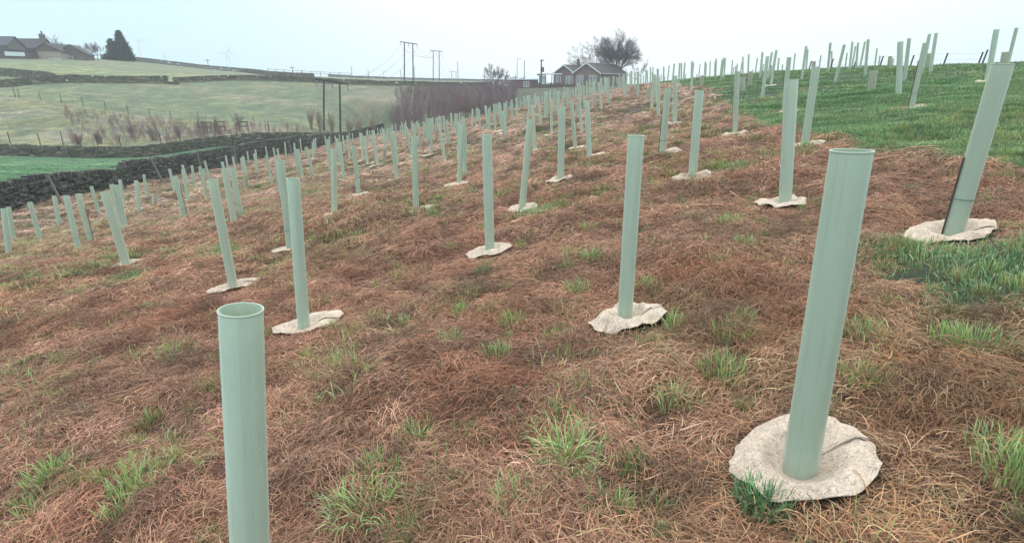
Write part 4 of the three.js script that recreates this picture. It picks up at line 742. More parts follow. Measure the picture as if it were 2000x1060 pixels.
SHRUBS.forEach(([px, py, d, h, label], i) => { const m = single('shrub', twiggy(300 + i, h * 0.85, 30, 0.5, [0.21, 0.15, 0.135], 0.013, 4), barkMat, label, 'shrub', 'shrubs on the rough bank'); m.position.copy(onGround(px, py, d)); });
const STEMS = [[608, 256, 76, 2.3, 'leftmost tan reed-like shrub by the nearest twin poles'], [625, 258, 76, 2.4, 'tan shrub just left of the left twin pole'], [648, 254, 78, 2.3, 'tan shrub between the twin poles'], [682, 250, 80, 2.2, 'tan shrub just right of the right twin pole'], [700, 247, 81, 2.4, 'tan shrub second right of the twin poles'], [727, 245, 82, 2.3, 'rightmost tan shrub before the thicket']];
STEMS.forEach(([px, py, d, h, label], i) => { const m = single('shrub', twiggy(350 + i, h, 30, 0.22, [0.33, 0.26, 0.20], 0.016, 4), barkMat, label, 'shrub', 'tan shrubs by the twin poles'); m.position.copy(onGround(px, py, d)); });
// small timber tree guards on the rough bank
const guardWood = mat(C(0.13, 0.095, 0.08));
[[400, 252, 68, 'left small timber frame among the shrubs on the rough bank'], [430, 250, 69, 'middle small timber frame among the shrubs on the rough bank'], [474, 249, 70, 'right small timber frame at the edge of the shrubs']].forEach(([px, py, d, label], i) => { const t = thing('tree_guard', label, 'tree guard', onGround(px, py, d), 0.3 * i, 'timber frames on the rough bank'); for (const a of [-1, 1]) for (const b of [-1, 1]) part('post', new THREE.BoxGeometry(0.09, 1.3, 0.09).translate(a * 0.5, 0.6, b * 0.5), guardWood, t); for (const y of [0.6, 1.15]) for (const b of [-1, 1]) { part('rail', new THREE.BoxGeometry(1.08, 0.08, 0.04).translate(0, y, b * 0.56), guardWood, t); part('rail', new THREE.BoxGeometry(0.04, 0.08, 1.08).translate(b * 0.57, y, 0), guardWood, t); } });
// power line on twin poles
const poleMat = mat(C(0.05, 0.046, 0.046)), farPole = mat(C(0.10, 0.10, 0.105)), steel = mat(C(0.2, 0.21, 0.22), { roughness: 0.5, metalness: 0.5 });
function twin(label, a, b, d, drop, r = 0.14) {                      // a, b: [px, py] of the two pole tops
  const A = at(...a, d), B = at(...b, d * 1.004), t = thing('twin_pole', label, 'power pole', V(A.x, 0, A.z), 0, 'twin timber poles of the power line'), o = t.position;
  for (const [p, px, py] of [[A, ...a], [B, ...b]]) { const f = at(px, py + 90, d), k = part('pole', new THREE.CylinderGeometry(r * 0.8, r, drop, 10).translate(0, -drop / 2, 0), poleMat, t); k.position.copy(p).sub(o); k.rotation.z = Math.atan2(f.x - p.x, p.y - f.y); }
  const dir = B.clone().sub(A), l = dir.length(), m = A.clone().add(B).multiplyScalar(0.5), arm = part('crossarm', new THREE.BoxGeometry(l * 2.05, 0.2, 0.16), poleMat, t); arm.position.copy(m).sub(o).add(V(0, -0.05, 0)); arm.rotation.set(0, -Math.atan2(dir.z, dir.x), 0); arm.rotation.z = Math.asin(dir.y / l);
  const tips = [-1.0, 0.0, 1.0].map((f) => m.clone().addScaledVector(dir, f));
  for (const q of tips) part('insulator', new THREE.CylinderGeometry(0.06, 0.08, 0.75, 8).translate(q.x - o.x, q.y - 0.5 - o.y, q.z - o.z), steel, t);
  return tips.map((q) => q.add(V(0, -0.9, 0)));
}
const near2p = twin('nearest pair of dark poles standing behind the near stone wall', [632, 156], [663, 161], 78, 11);
const mid2p = twin('taller middle pair of dark poles with a crossarm on the skyline', [789.5, 82], [806, 84.5], 150, 15, 0.17), far2p = twin('third pair of poles with crossarm, right of the tallest pair', [846, 98.5], [857.5, 99.5], 215, 16, 0.17), last2p = twin('smallest, farthest pair of poles with crossarm', [882, 139], [890.5, 140], 420, 14, 0.2);
const wireOf = (A, B, sag, r, label) => { const pts = []; for (let i = 0; i <= 20; i++) { const f = i / 20, p = A.clone().lerp(B, f); p.y -= 4 * sag * f * (1 - f); pts.push(p); } single('power_cable', new THREE.TubeGeometry(new THREE.CatmullRomCurve3(pts), 40, r, 4), poleMat, label, 'power cable', 'cables of the power line'); };
['left', 'middle', 'right'].forEach((w, i) => { wireOf(near2p[i], mid2p[i], 2.2, 0.022, `${w} cable from the nearest twin poles to the tallest pair`); wireOf(mid2p[i], far2p[i], 2.0, 0.024, `${w} cable from the tallest twin poles to the third pair`); wireOf(far2p[i], last2p[i], 5, 0.03, `${w} cable from the third twin poles to the farthest pair`); });
// single posts along the horizon: px, top, foot, distance, thickness, label
[[572, 129, 150, 190, 0.1, 'post with a small crosspiece on the horizon left of centre', 1], [591, 137, 150, 195, 0.08, 'thin post just right of the crosspiece post on the horizon', 0], [408, 115, 140, 205, 0.1, 'short post with a cap on the skyline wall', 1], [688, 130, 156, 240, 0.1, 'thin horizon post left of the tallest twin poles', 0], [720, 137, 157, 240, 0.13, 'thicker horizon post midway to the tallest twin poles', 0], [783.5, 137, 158, 235, 0.12, 'post close against the left of the tallest twin poles', 0], [810, 130, 158, 235, 0.13, 'post close against the right of the tallest twin poles', 0], [895, 121, 163, 250, 0.15, 'tall single post right of the farthest twin poles', 0], [946, 136, 165, 230, 0.14, 'single post above the middle of the brown thicket', 0], [1024, 119, 160, 150, 0.1, 'tall thin post behind the shed', 0]].forEach(([px, top, foot, d, r, label, bar]) => {
  const A = at(px, foot, d), B = at(px, top, d), t = thing('pole', label, 'pole', A, 0, 'single poles along the horizon'); part('shaft', new THREE.CylinderGeometry(r * 0.8, r, B.y - A.y + 2, 8).translate(0, (B.y - A.y) / 2 - 1, 0), farPole, t); if (bar) part('crosspiece', new THREE.BoxGeometry(1.6, 0.16, 0.12).translate(0, B.y - A.y - 0.5, 0), farPole, t); else part('cap', new THREE.CylinderGeometry(r * 0.5, r * 0.8, 0.15, 8).translate(0, B.y - A.y + 0.07, 0), farPole, t); });
{ const A = at(1010, 160, 140), h = 5.2, t = thing('street_lamp', 'slim street lamp left of the tall post behind the shed', 'street lamp', A); part('column', new THREE.CylinderGeometry(0.05, 0.08, h + 2, 8).translate(0, h / 2 - 1, 0), farPole, t); part('arm', new THREE.BoxGeometry(0.7, 0.06, 0.06).translate(0.32, h, 0), farPole, t); part('lantern', new THREE.BoxGeometry(0.4, 0.12, 0.2).translate(0.7, h - 0.04, 0), farPole, t); }
{ const A = at(1056.5, 172, 118), h = at(1057, 116, 118).y - A.y, t = thing('transformer_pole', 'dark pole carrying a transformer box beside the lean-to', 'power pole', A); part('shaft', new THREE.CylinderGeometry(0.13, 0.16, h + 2, 10).translate(0, h / 2 - 1, 0), poleMat, t); part('transformer', new THREE.BoxGeometry(0.55, 0.95, 0.5).translate(0.28, h - 1.9, 0.12), farPole, t); part('bracket', new THREE.BoxGeometry(0.7, 0.12, 0.12).translate(0.1, h - 0.25, 0), poleMat, t); part('insulator', new THREE.CylinderGeometry(0.06, 0.08, 0.4, 8).translate(0.35, h - 0.05, 0), steel, t); }
{ // rail fence on the horizon
  const P = [[524, 150, 200], [540, 150, 203], [556, 151, 206], [573, 151.5, 210], [590, 152, 214], [608, 152, 219], [626, 152.5, 224], [645, 153, 229], [664, 154, 233], [686, 155, 238]].map((q) => onGround(...q)), t = thing('rail_fence', 'pale post-and-rail fence running down the horizon left of centre', 'fence', P[0]);
  P.forEach((p) => { const m = part('post', new THREE.BoxGeometry(0.14, 2.0, 0.14).translate(0, 0.9, 0), farPole, t); m.position.copy(p).sub(P[0]); });
  for (const y of [1.1, 1.75]) { const mb = new MB(); for (let i = 1; i < P.length; i++) mb.limb(P[i - 1].clone().sub(P[0]).add(V(0, y, 0)), P[i].clone().sub(P[0]).add(V(0, y, 0)), 0.06, 0.06, 4); part('rail', mb.geo(), farPole, t); }
}
// wind turbines, far out in the haze
const turbineMat = mat(C(0.6, 0.64, 0.68), { roughness: 0.6 });
function turbine(label, px, hub, foot, d, blade, turn, face) {
  const H = at(px, hub, d), F = at(px, foot, d), t = thing('wind_turbine', label, 'wind turbine', F, face, 'wind turbines on the horizon'), h = H.y - F.y, r = d / 1080;
  part('tower', new THREE.CylinderGeometry(0.55 * r, 0.95 * r, h + 20, 12).translate(0, h / 2 - 10, 0), turbineMat, t); part('nacelle', new THREE.BoxGeometry(1.6 * r, 1.6 * r, 4 * r).translate(0, h, 0.6 * r), turbineMat, t);
  const hubm = part('hub', new THREE.SphereGeometry(0.9 * r, 12, 8).translate(0, h, 3 * r), turbineMat, t);
  for (let i = 0; i < 3; i++) { const s = new THREE.Shape([[-0.35, 0], [0.5, 0.15], [0.55, 0.3], [0.08, 1], [-0.08, 1]].map(([a, b]) => new THREE.Vector2(a * 1.5 * r, b * blade * r))), m = part('blade', new THREE.ExtrudeGeometry(s, { depth: 0.25 * r, bevelEnabled: false }), turbineMat, t); m.position.set(0, h, 3 * r); m.rotation.z = turn + i * 2.094; }
  return t;
}
turbine('tall turbine just right of the dark conifer, blades nearly edge-on', 277, 80, 122, 610, 24, 2.85, 1.25);
turbine('faint turbine between the conifer and the two white ones', 325, 109, 130, 620, 8, 0.4, 0.2); turbine('left of the two white turbines above the skyline wall', 445.5, 105, 140, 600, 16, 1.45, 0.25); turbine('right of the two white turbines above the skyline wall', 451.5, 99, 140, 615, 12, -0.3, 0.7); turbine('faint turbine on the horizon left of the tallest twin poles', 750, 140, 160, 620, 7, 0.9, 0.3);
// ---- bits on the near slope
{ const t = single('fallen_branch', (() => { const mb = new MB(), r = rng(9); grow(mb, V(0, 0.06, 0), V(0.86, 0.02, 0.5).normalize(), 0.42, 0.014, 2, r, { depth: 3, wob: 0.12, rise: -0.02, spread: 0.35, fork: 1, min: 0.005, tone: [0.05, 0.04, 0.035] }); grow(mb, V(0.05, 0.03, 0.08), V(0.8, 0.06, 0.6).normalize(), 0.36, 0.010, 1, r, { depth: 3, wob: 0.12, rise: -0.02, spread: 0.35, fork: 1, min: 0.005, tone: [0.06, 0.045, 0.04] }); return mb.geo(); })(), barkMat, 'dark forked branch lying on the grass left of the left-leaning tube', 'branch'); t.position.copy(onGround(325, 430, 10.8)); t.scale.setScalar(0.6); }
// posts and wires behind the brow at the right
fence('thin wire fence just beyond the green brow at the right', [[1579, 141, 33, 0], [1621, 138, 31, 0], [1667, 136, 30, 0], [1718, 133, 29, 0], [1778, 129, 28, 0], [1796, 128, 27, 0], [1843, 127, 27, 0], [1911, 126, 26, 0], [1919, 126, 25.5, 0]].map(([px, py, d], i) => { const g = onGround(px, py, d + 3), T = at(px + [3, 2, 2, 4, 3, 4, 4, 2, 6][i], [124, 121, 116, 112, 109, 102, 104, 106, 99.5][i], d + 3); return [px, py, d + 3, Math.max(0.7, Math.min(1.7, T.y - g.y)), 0.14]; }), { r: 0.04, wires: [0.55, 0.95], w: 0.003 });
// ---------------------------------------------------------------- tree tubes, stakes and mulch mats
const ribs = texture(256, (u) => 0.5 + 0.5 * Math.sin(u * 2 * Math.PI * 32), false, 2, 1);
const wear = (seed) => texture(256, (u, v) => { const n = fbm(u * 9 + seed, v * 5 + seed, 4), p = fbm(u * 60 + seed, v * 14, 2); return 0.93 + 0.07 * n - (p > 0.72 ? 0.03 : 0) + 0.011 * Math.sin(u * 2 * Math.PI * 60); });
const plastic = (r, g, b, seed) => new THREE.MeshPhysicalMaterial({ color: C(r, g, b), roughness: 0.55, transmission: 0.42, thickness: 0, bumpMap: ribs, bumpScale: 0.0008, map: wear(seed), side: THREE.DoubleSide });
const SAGE = [plastic(0.565, 0.67, 0.53, 1), plastic(0.60, 0.70, 0.57, 4), plastic(0.545, 0.64, 0.505, 7), plastic(0.61, 0.69, 0.54, 11)];
const OLIVE = [plastic(0.50, 0.50, 0.37, 2), plastic(0.52, 0.52, 0.40, 5)];
const stakeWood = mat(C(0.12, 0.062, 0.04), { roughness: 0.85 }), darkWood = mat(C(0.055, 0.045, 0.04), { roughness: 0.9 });
function sleeveShape(n, rim) {                                       // unit height, unit radius (scaled), thin wall open at the top
  const wall = 0.06, pts = [[1, 0], [1, 0.5], [1, rim ? 0.975 : 1], ...(rim ? [[1.05, 0.99], [1.07, 1]] : []), [rim ? 1.02 : 1 - wall, 1], [1 - wall, rim ? 0.98 : 0.99], [1 - wall, 0.5], [1 - wall, 0]];
  return new THREE.LatheGeometry(pts.map(([r, y]) => new THREE.Vector2(r, y)), n);
}
const sleeveNear = sleeveShape(64, false), sleeveMid = sleeveShape(28, false), sleeveFar = sleeveShape(14, false);
const lip = new THREE.TorusGeometry(1.0, 0.035, 10, 64).rotateX(Math.PI / 2), lipFar = new THREE.TorusGeometry(1.0, 0.03, 6, 28).rotateX(Math.PI / 2);
const squareStake = new THREE.BoxGeometry(1, 1, 1).translate(0, 0.5, 0), tieGeo = new THREE.TorusGeometry(1, 0.035, 6, 28).rotateX(Math.PI / 2);
const black = mat(C(0.02, 0.02, 0.02), { roughness: 0.5 });
const dropMat = new THREE.MeshPhysicalMaterial({ color: C(0.9, 0.95, 0.93), roughness: 0.05, transmission: 0.6, thickness: 0.001, ior: 1.33 });
const R7 = rng(77);
function tube([x, z, lx, lz, L, d, marks], label) {
  const far = Math.hypot(x, z), y = groundY(x, z) - 0.015, up = V(lx, Math.sqrt(Math.max(0.2, L * L - lx * lx - lz * lz)), lz).normalize();
  const short = marks.includes('s'), m = short ? OLIVE[R7() < 0.5 ? 0 : 1] : SAGE[Math.floor(R7() * 4)], r = d / 2, stake = /[kr]/.test(marks);
  const q = new THREE.Quaternion().setFromUnitVectors(V(0, 1, 0), up).multiply(new THREE.Quaternion().setFromAxisAngle(V(0, 1, 0), R7() * 6.28));
  const g = far < 6 ? sleeveNear : far < 17 ? sleeveMid : sleeveFar;
  if (far > 17 && !stake) { const s = single('tree_tube', g, m, label, 'tree tube', 'tree tubes planted across the slope'); s.position.set(x, y, z); s.quaternion.copy(q); s.scale.set(r, L + 0.015, r); return s; }
  const t = thing('tree_tube', label, 'tree tube', V(x, y, z), 0, 'tree tubes planted across the slope');
  const a = new THREE.Group(); t.quaternion.copy(q);
  part('sleeve', g, m, t).scale.set(r, L + 0.015, r);
  const rim = part('rim', far < 6 ? lip : lipFar, m, t); rim.scale.set(r, 0.09, r); rim.position.y = L + 0.013;
  if (far < 2.5) {                                                    // rain drops clinging to the outside
    const drops = []; for (let i = 0; i < 420; i++) { const a = R7() * 6.283, rr = 0.0008 + 0.0011 * R7() * R7(), h = L * (0.04 + 0.93 * R7()); drops.push(new THREE.IcosahedronGeometry(rr, 0).scale(1, 1.3, 0.8).translate(Math.cos(a) * (r + 0.0006), h, Math.sin(a) * (r + 0.0006))); }
    part('raindrops', mergeGeometries(drops), dropMat, t).userData.kind = 'stuff';
  }
  if (stake) {
    const side = V(marks.includes('k') ? -1 : 1, 0, -0.25).normalize().applyQuaternion(q.clone().invert()); side.y = 0; side.normalize();
    const s = part('stake', squareStake, far < 5 ? darkWood : stakeWood, t), h = L * (far < 5 ? 0.5 : 0.75); s.scale.set(0.010, h, 0.009); s.position.copy(side).multiplyScalar(r + 0.008);
    const tie = part('cable_tie', tieGeo, black, t); tie.scale.set(r + 0.012, 0.06, r + 0.012); tie.position.copy(side).multiplyScalar(0.01); tie.position.y = L * 0.26;
  }
  return t;
}

// ---- words for each tube: the 25 large ones singly, the rest by stand, size and order from the left
const NEAR_SAYS = ['huge pale green tree tube cut off by the bottom edge, open rim facing us', 'tallest green tree tube leaning right, standing in the largest felt mat', 'upright green tree tube in a buckled felt mat amid brown grass, centre right',
  'thick tree tube leaning right with reddish stake on its left, nearest the green sward', 'straight pale tree tube in the very middle on a squarish felt mat', 'slim tree tube leaning right just right of the middle one',
  'straight tree tube with a small mat, right of the slim leaning one', 'pale tree tube on a long ragged mat just above a dark hay mound', 'tall tree tube beside the edge of the green sward, mat folded at left',
  'tree tube leaning right close behind the tall one at the sward edge', 'tree tube with a dark stake tight against its left side, centre right', 'light tree tube with a pale mat, directly above the huge cut-off one',
  'tree tube half hidden behind a lighter one, dark stake between the two', 'tree tube leaning left with a curled mat at its foot, left of the pair', 'tree tube leaning strongly left, largest of those before the near wall',
  'tree tube with spread mat below the bungalow, first right of the central crowd', 'tree tube crossing a second one behind it, pale mat at its foot', 'tree tube with split mat at the brown edge of the sward, below short tube',
  'straight tree tube with crumpled mat, left of the middle above brown hay', 'straight grey-green tree tube with mat tongue lying to its right', 'tree tube on the grass edge, its mat half sunk in brown grass',
  'tree tube just behind the tall sward-edge tube, mat showing at left', 'straight wide tree tube standing alone in the green sward, without mat', 'tree tube leaning right in the green sward with mat and dark stake', 'tree tube leaning right near the skyline, partly behind the thick staked one'];
const STAND = { wall: 'before the near wall', pole: 'below the twin-pole line', hedge: 'under the brown thicket', shed: 'below the shed', bungalow: 'below the bungalow', crest: 'on the brow right of bungalow', skyline: 'on the green skyline at right' };
const ORD = 'first second third fourth fifth sixth seventh eighth ninth tenth eleventh twelfth thirteenth fourteenth fifteenth sixteenth seventeenth eighteenth nineteenth twentieth'.split(' ');
const nth = (i) => ORD[i] ?? `twenty-${ORD[i - 20]}`;
const toScreen = (x, y, z) => { const p = V(x, y - EYE, z), P = 18.9 * Math.PI / 180, D = -(p.y * Math.sin(P) + p.z * Math.cos(P)), U = p.y * Math.cos(P) - p.z * Math.sin(P); return [1000 + 1080 * p.x / D, 530 - 1080 * U / D, D]; };
for (const [zone, row] of Object.entries(ROWS)) {
  if (zone === 'near') { row.forEach((q, i) => tube(q, NEAR_SAYS[i])); continue; }
  const seen = row.map((q) => { const D = toScreen(q[0], groundY(q[0], q[1]), q[1]), px = q[4] * 1080 / D[2]; return { q, x: D[0], size: q[6].includes('s') ? 'stubby olive' : px > 70 ? 'large' : px > 45 ? 'medium' : px > 30 ? 'small' : 'tiny' }; }).sort((a, b) => a.x - b.x);
  const count = {};
  for (const o of seen) {
    o.k = count[o.size] = (count[o.size] ?? -1) + 1;
    const lean = o.q[2] / o.q[4], how = o.q[6].includes('k') ? 'left-staked ' : o.q[6].includes('r') ? 'right-staked ' : lean < -0.2 ? 'left-leaning ' : lean > 0.2 ? 'right-leaning ' : '';
    tube(o.q, `${how}tree tube, ${nth(o.k)} from left of the ${o.size} ones ${STAND[zone]}`);
  }
}
// ---- felt mats
const feltMap = (() => { const N = 512, s = strandMap(N, 15000, 5, 18, 0.58, 1.0, 21, 1, 0.84); return [texture(N, (u, v, i, j) => { const q = s[j * N + i] * (0.9 + 0.1 * noise(u * 14, v * 14)); return [q, q * 0.985, q * 0.97]; }), texture(N, (u, v, i, j) => s[j * N + i], false)]; })();
const FELT = [[0.78, 0.64, 0.515], [0.74, 0.61, 0.50], [0.80, 0.665, 0.545]].map((c) => mat(C(...c), { map: feltMap[0], bumpMap: feltMap[1], bumpScale: 0.0035, roughness: 1 }));
// a slit disc of felt that overlaps itself along the slit and follows the lumpy ground
function feltShape(cx, cz, tx, tz, rx, rz, turn, seed, rings, spokes, lift, slit) {
  const mb = new MB(), over = 0.2, R = rng(seed), ph = [R() * 6, R() * 6, R() * 6], y0 = groundY(tx, tz), top = [], base = [];
  for (const under of [0, 1]) for (let j = 0; j <= rings; j++) for (let i = 0; i <= spokes; i++) {
    const f = i / spokes, a = slit + f * (2 * Math.PI + over), rr = (0.9 + 0.09 * Math.sin(2 * a + ph[0]) + 0.045 * Math.sin(3 * a + ph[1]) + 0.015 * Math.sin(7 * a + ph[2]) + 0.09 * (noise(seed + Math.cos(a) * 4, Math.sin(a) * 4) - 0.5) + 0.035 * (noise(seed + Math.cos(a) * 17, Math.sin(a) * 17) - 0.5)) * j / rings;
    let lx = Math.cos(a) * rr * rx, lz = Math.sin(a) * rr * rz; const x = cx + lx * Math.cos(turn) + lz * Math.sin(turn), z = cz - lx * Math.sin(turn) + lz * Math.cos(turn), d = Math.hypot(x - tx, z - tz);
    const wave = (fbm(x * 11 + seed, z * 11 + seed, 3) - 0.42) * lift * 1.15 + Math.max(0, Math.sin(a * 3 + ph[1])) * lift * 0.3 * rr * rr, dip = sstep(0.05, 0.16, d);
    const y = groundY(x, z) + 0.012 + (0.02 + Math.max(-0.01, wave) + 0.012 * f + 0.6 * lift * Math.sin(Math.min(1, rr * 1.1) * Math.PI)) * dip - (under ? 0.006 : 0);
    (under ? base : top).push(mb.v(x, y, z, [1, 1, 1], x * 1.6, z * 1.6));
  }
  const w = spokes + 1;
  for (const [set, flip] of [[top, 0], [base, 1]]) for (let j = 0; j < rings; j++) for (let i = 0; i < spokes; i++) { const q = [set[j * w + i], set[(j + 1) * w + i], set[(j + 1) * w + i + 1], set[j * w + i + 1]]; flip ? mb.quad(...q) : mb.quad(q[3], q[2], q[1], q[0]); }
  for (let i = 0; i < spokes; i++) mb.quad(top[rings * w + i], top[rings * w + i + 1], base[rings * w + i + 1], base[rings * w + i]);
  for (let j = 0; j < rings; j++) for (const i of [0, spokes]) mb.quad(top[j * w + i], top[(j + 1) * w + i], base[(j + 1) * w + i], base[j * w + i]);
  return mb.geo();
}
const MATS = [];
const NEAR_MATS = { 1: [0.30, 0.225, 0.1, 0.06, -0.1, 0.015, -0.03, 'largest pale felt mulch mat, slit at right, round the tallest tube', 31], 2: [0.25, 0.22, 0.4, 0.085, 0.3, 0.01, 0.03, 'buckled pale felt mat standing up in folds, centre right', 9], 3: [0.33, 0.25, 0, 0.06, 0.5, 0, -0.03, 'wide lumpy felt mat round the thick staked tube at right', 14],
  4: [0.28, 0.22, 0.5, 0.05, 2.5, -0.01, 0.02, 'squarish felt mat round the middle tube', 5], 5: [0.24, 0.24, 0.2, 0.045, 1.5, 0.0, 0, 'round felt mat at the foot of the slim leaning tube', 3], 6: [0.24, 0.24, 0.3, 0.06, 1.1, -0.02, 0, 'small humped felt mat right of the slim tube', 24],
  7: [0.34, 0.22, 0.35, 0.06, 0.5, -0.02, 0, 'long ragged felt mat above the dark hay mound', 17], 8: [0.26, 0.24, 0.2, 0.06, 2.9, -0.04, -0.02, 'felt mat folded at left under the tall sward-edge tube', 41], 9: [0.24, 0.24, 0, 0.06, 0.8, 0.06, 0, 'felt mat peeping from brown grass behind the sward-edge tube', 27],
  10: [0.32, 0.24, 0.2, 0.07, 0.6, 0.08, 0, 'crumpled felt mat under the dark-staked tube, centre right', 33], 11: [0.27, 0.21, 0.35, 0.03, 0.2, 0.03, -0.02, 'pale frayed felt mat above the huge cut-off tube', 8], 12: [0.26, 0.2, 0.3, 0.04, 0.2, -0.01, 0, 'felt mat behind the pale pair of tubes with a stake', 19],
  13: [0.27, 0.2, 0.5, 0.05, 0.35, 0.0, 0, 'felt mat with curled right end under left-leaning tube', 29], 14: [0.26, 0.22, 0.2, 0.04, 0.1, 0.0, 0, 'grass-grown felt mat under the strongly left-leaning tube', 37], 19: [0.22, 0.2, 0, 0.05, 3, 0.13, 0, 'felt tongue lying right of the straight grey-green tube', 43] };
ROWS.near.forEach((q, i) => {
  const m = NEAR_MATS[i]; if (!m) return;
  const [rx, rz, turn, lift, slit, ox, oz, label, seed] = m; MATS.push([q[0] + ox, q[1] + oz, Math.max(rx, rz)]);
  single('mulch_mat', feltShape(q[0] + ox, q[1] + oz, q[0], q[1], rx, rz, turn, seed, 14, 64, lift, slit), FELT[i % 3], label, 'mulch mat', 'felt mulch mats round the tree tubes');
});
for (const [zone, row] of Object.entries(ROWS)) {
  const list = row.filter((q, i) => q[6].includes('m') && !(zone === 'near' && NEAR_MATS[i])).map((q) => ({ q, s: toScreen(q[0], groundY(q[0], q[1]), q[1]) })).sort((a, b) => a.s[0] - b.s[0]);
  list.forEach(({ q, s }, i) => {
    const r = rng(Math.round(q[0] * 977 + q[1] * 31)), ox = (r() - 0.5) * 0.2, rx = 0.2 + r() * 0.12; MATS.push([q[0] + ox, q[1], rx]);
    single('mulch_mat', feltShape(q[0] + ox, q[1] + 0.06, q[0], q[1], rx, 0.2 + r() * 0.08, r() * 3, Math.floor(r() * 999), 5, 22, 0.03 + r() * 0.04, r() * 6), FELT[i % 3], `small pale felt mat, ${nth(i)} from left of those ${zone === 'near' ? 'round the big tubes farther back' : STAND[zone]}`, 'mulch mat', 'felt mulch mats round the tree tubes');
  });
}
// ---------------------------------------------------------------- grass: cut dead strands, living sward, tufts
// strands: curved ribbons lying in a tangle; sizes in metres
function thatch(n, R, seed, o = {}) {
  const mb = new MB(), r = rng(seed), pal = o.pal, comb = r() * 6.283, hump = o.hump ?? 0;
  for (let k = 0; k < n; k++) {
    const a0 = r() * 6.283, d = Math.sqrt(r()) * R, loose = r() < 0.35; let x = Math.cos(a0) * d, z = Math.sin(a0) * d, a = loose ? r() * 6.283 : comb + (r() - 0.5) * 1.7 + (r() < 0.5 ? 3.14 : 0), y = 0.002 + r() * r() * (o.pile ?? 0.03) + hump * Math.max(0, 1 - (d / R) ** 2) * (0.4 + 0.6 * r());
    const L = (o.len ?? 0.12) * (0.4 + r() * 1.2), bend = (r() - 0.5) * 1.7, arch = r() < 0.3 ? L * 0.3 * r() : L * 0.08 * r(), drop = r() * hump * 0.7, w = (o.w ?? 0.0013) * (0.6 + r() * 0.9), roll = (r() - 0.5) * 1.6, c0 = pal[Math.floor(r() * r() * pal.length * 0.999)], f = 0.6 + r() * 0.7, c = c0.map((q) => q * f), S = 4; let pa, pb;
    for (let s = 0; s <= S; s++) {
      const t = s / S, h = y + arch * Math.sin(t * Math.PI) - drop * t * t, ww = w * (1 - 0.75 * t * t), cx = Math.cos(a + Math.PI / 2) * ww * Math.cos(roll), cz = Math.sin(a + Math.PI / 2) * ww * Math.cos(roll), cy = ww * Math.sin(roll);
      const A = mb.v(x - cx, h - cy, z - cz, c), B = mb.v(x + cx, h + cy, z + cz, c); if (s) mb.quad(pa, pb, B, A); pa = A; pb = B;
      x += Math.cos(a) * L / S; z += Math.sin(a) * L / S; a += bend / S + (r() - 0.5) * 0.35;
    }
  }
  return mb.geo();
}
function blades(n, R, seed, o = {}) {
  const mb = new MB(), r = rng(seed);
  for (let k = 0; k < n; k++) {
    const a0 = r() * 6.283, d = Math.pow(r(), 0.7) * R; let x = Math.cos(a0) * d, z = Math.sin(a0) * d, y = -0.01; const a = a0 + (r() - 0.5) * 2.4, L = (o.len ?? 0.1) * (0.45 + r() * 0.9), lean = (o.lean ?? 0.5) * (0.2 + r()), w = (o.w ?? 0.0022) * (0.7 + 0.6 * r()), S = 4; let el = 1.57 - lean * 0.35 * r(), pa, pb;
    const tip = o.tips[Math.floor(r() * o.tips.length)], f = 0.75 + 0.5 * r(), side = a + 1.2 + r() * 0.8;
    for (let s = 0; s <= S; s++) {
      const t = s / S, ww = w * (1 - t * t * 0.92), k2 = Math.min(1, t * 2.2), c = [0, 1, 2].map((q) => lerp(o.foot[q], tip[q], k2) * f);
      const A = mb.v(x - Math.cos(side) * ww, y, z - Math.sin(side) * ww, c), B = mb.v(x + Math.cos(side) * ww, y, z + Math.sin(side) * ww, c); if (s) mb.quad(pa, pb, B, A); pa = A; pb = B;
      x += Math.cos(a) * Math.cos(el) * L / S; z += Math.sin(a) * Math.cos(el) * L / S; y += Math.sin(el) * L / S; el -= lean * (0.5 + t);
    }
  }
  return mb.geo();
}
const DEAD = [[0.30, 0.165, 0.105], [0.37, 0.235, 0.155], [0.25, 0.122, 0.08], [0.15, 0.082, 0.058], [0.34, 0.225, 0.165], [0.32, 0.185, 0.10], [0.44, 0.325, 0.225], [0.10, 0.058, 0.043], [0.28, 0.25, 0.13], [0.50, 0.39, 0.28]];
const GREEN = [[0.235, 0.38, 0.095], [0.30, 0.44, 0.12], [0.175, 0.30, 0.085], [0.38, 0.44, 0.18], [0.26, 0.38, 0.18]];
const SWARD = [[0.10, 0.225, 0.085], [0.135, 0.27, 0.105], [0.08, 0.18, 0.075], [0.19, 0.29, 0.12], [0.25, 0.25, 0.13]];
const grassMat = new THREE.MeshPhysicalMaterial({ color: 0xffffff, vertexColors: true, roughness: 0.75, transmission: 0.22, thickness: 0, side: THREE.DoubleSide }), swardMat = mat(0xffffff, { vertexColors: true, roughness: 0.8, side: THREE.DoubleSide }), deadMat = mat(0xffffff, { vertexColors: true, roughness: 0.8, side: THREE.DoubleSide });
const placedIn = (gs, m, name, label, list) => gs.forEach((g, k) => {
  const mine = list.filter((_, i) => i % gs.length === k), im = lit(new THREE.InstancedMesh(g, m, mine.length)), M = new THREE.Matrix4(), q = new THREE.Quaternion(), up = V(0, 1, 0), yaw = new THREE.Quaternion();
  mine.forEach((p, i) => { const e = 0.12 * p.s + 0.03, n = V(groundY(p.x - e, p.z) - groundY(p.x + e, p.z), 2 * e, groundY(p.x, p.z - e) - groundY(p.x, p.z + e)).normalize(); q.setFromUnitVectors(up, p.flat === 0 ? n.lerp(up, 0.7).normalize() : n).multiply(yaw.setFromAxisAngle(up, p.a)); M.compose(V(p.x, groundY(p.x, p.z) + (p.y ?? 0), p.z), q, V(p.s, p.s * (p.h ?? 1), p.s)); im.setMatrixAt(i, M); im.setColorAt(i, C(...p.c)); });
  im.name = numbered(name); scene.add(im); tag(im, label, null, null, 'stuff');
});
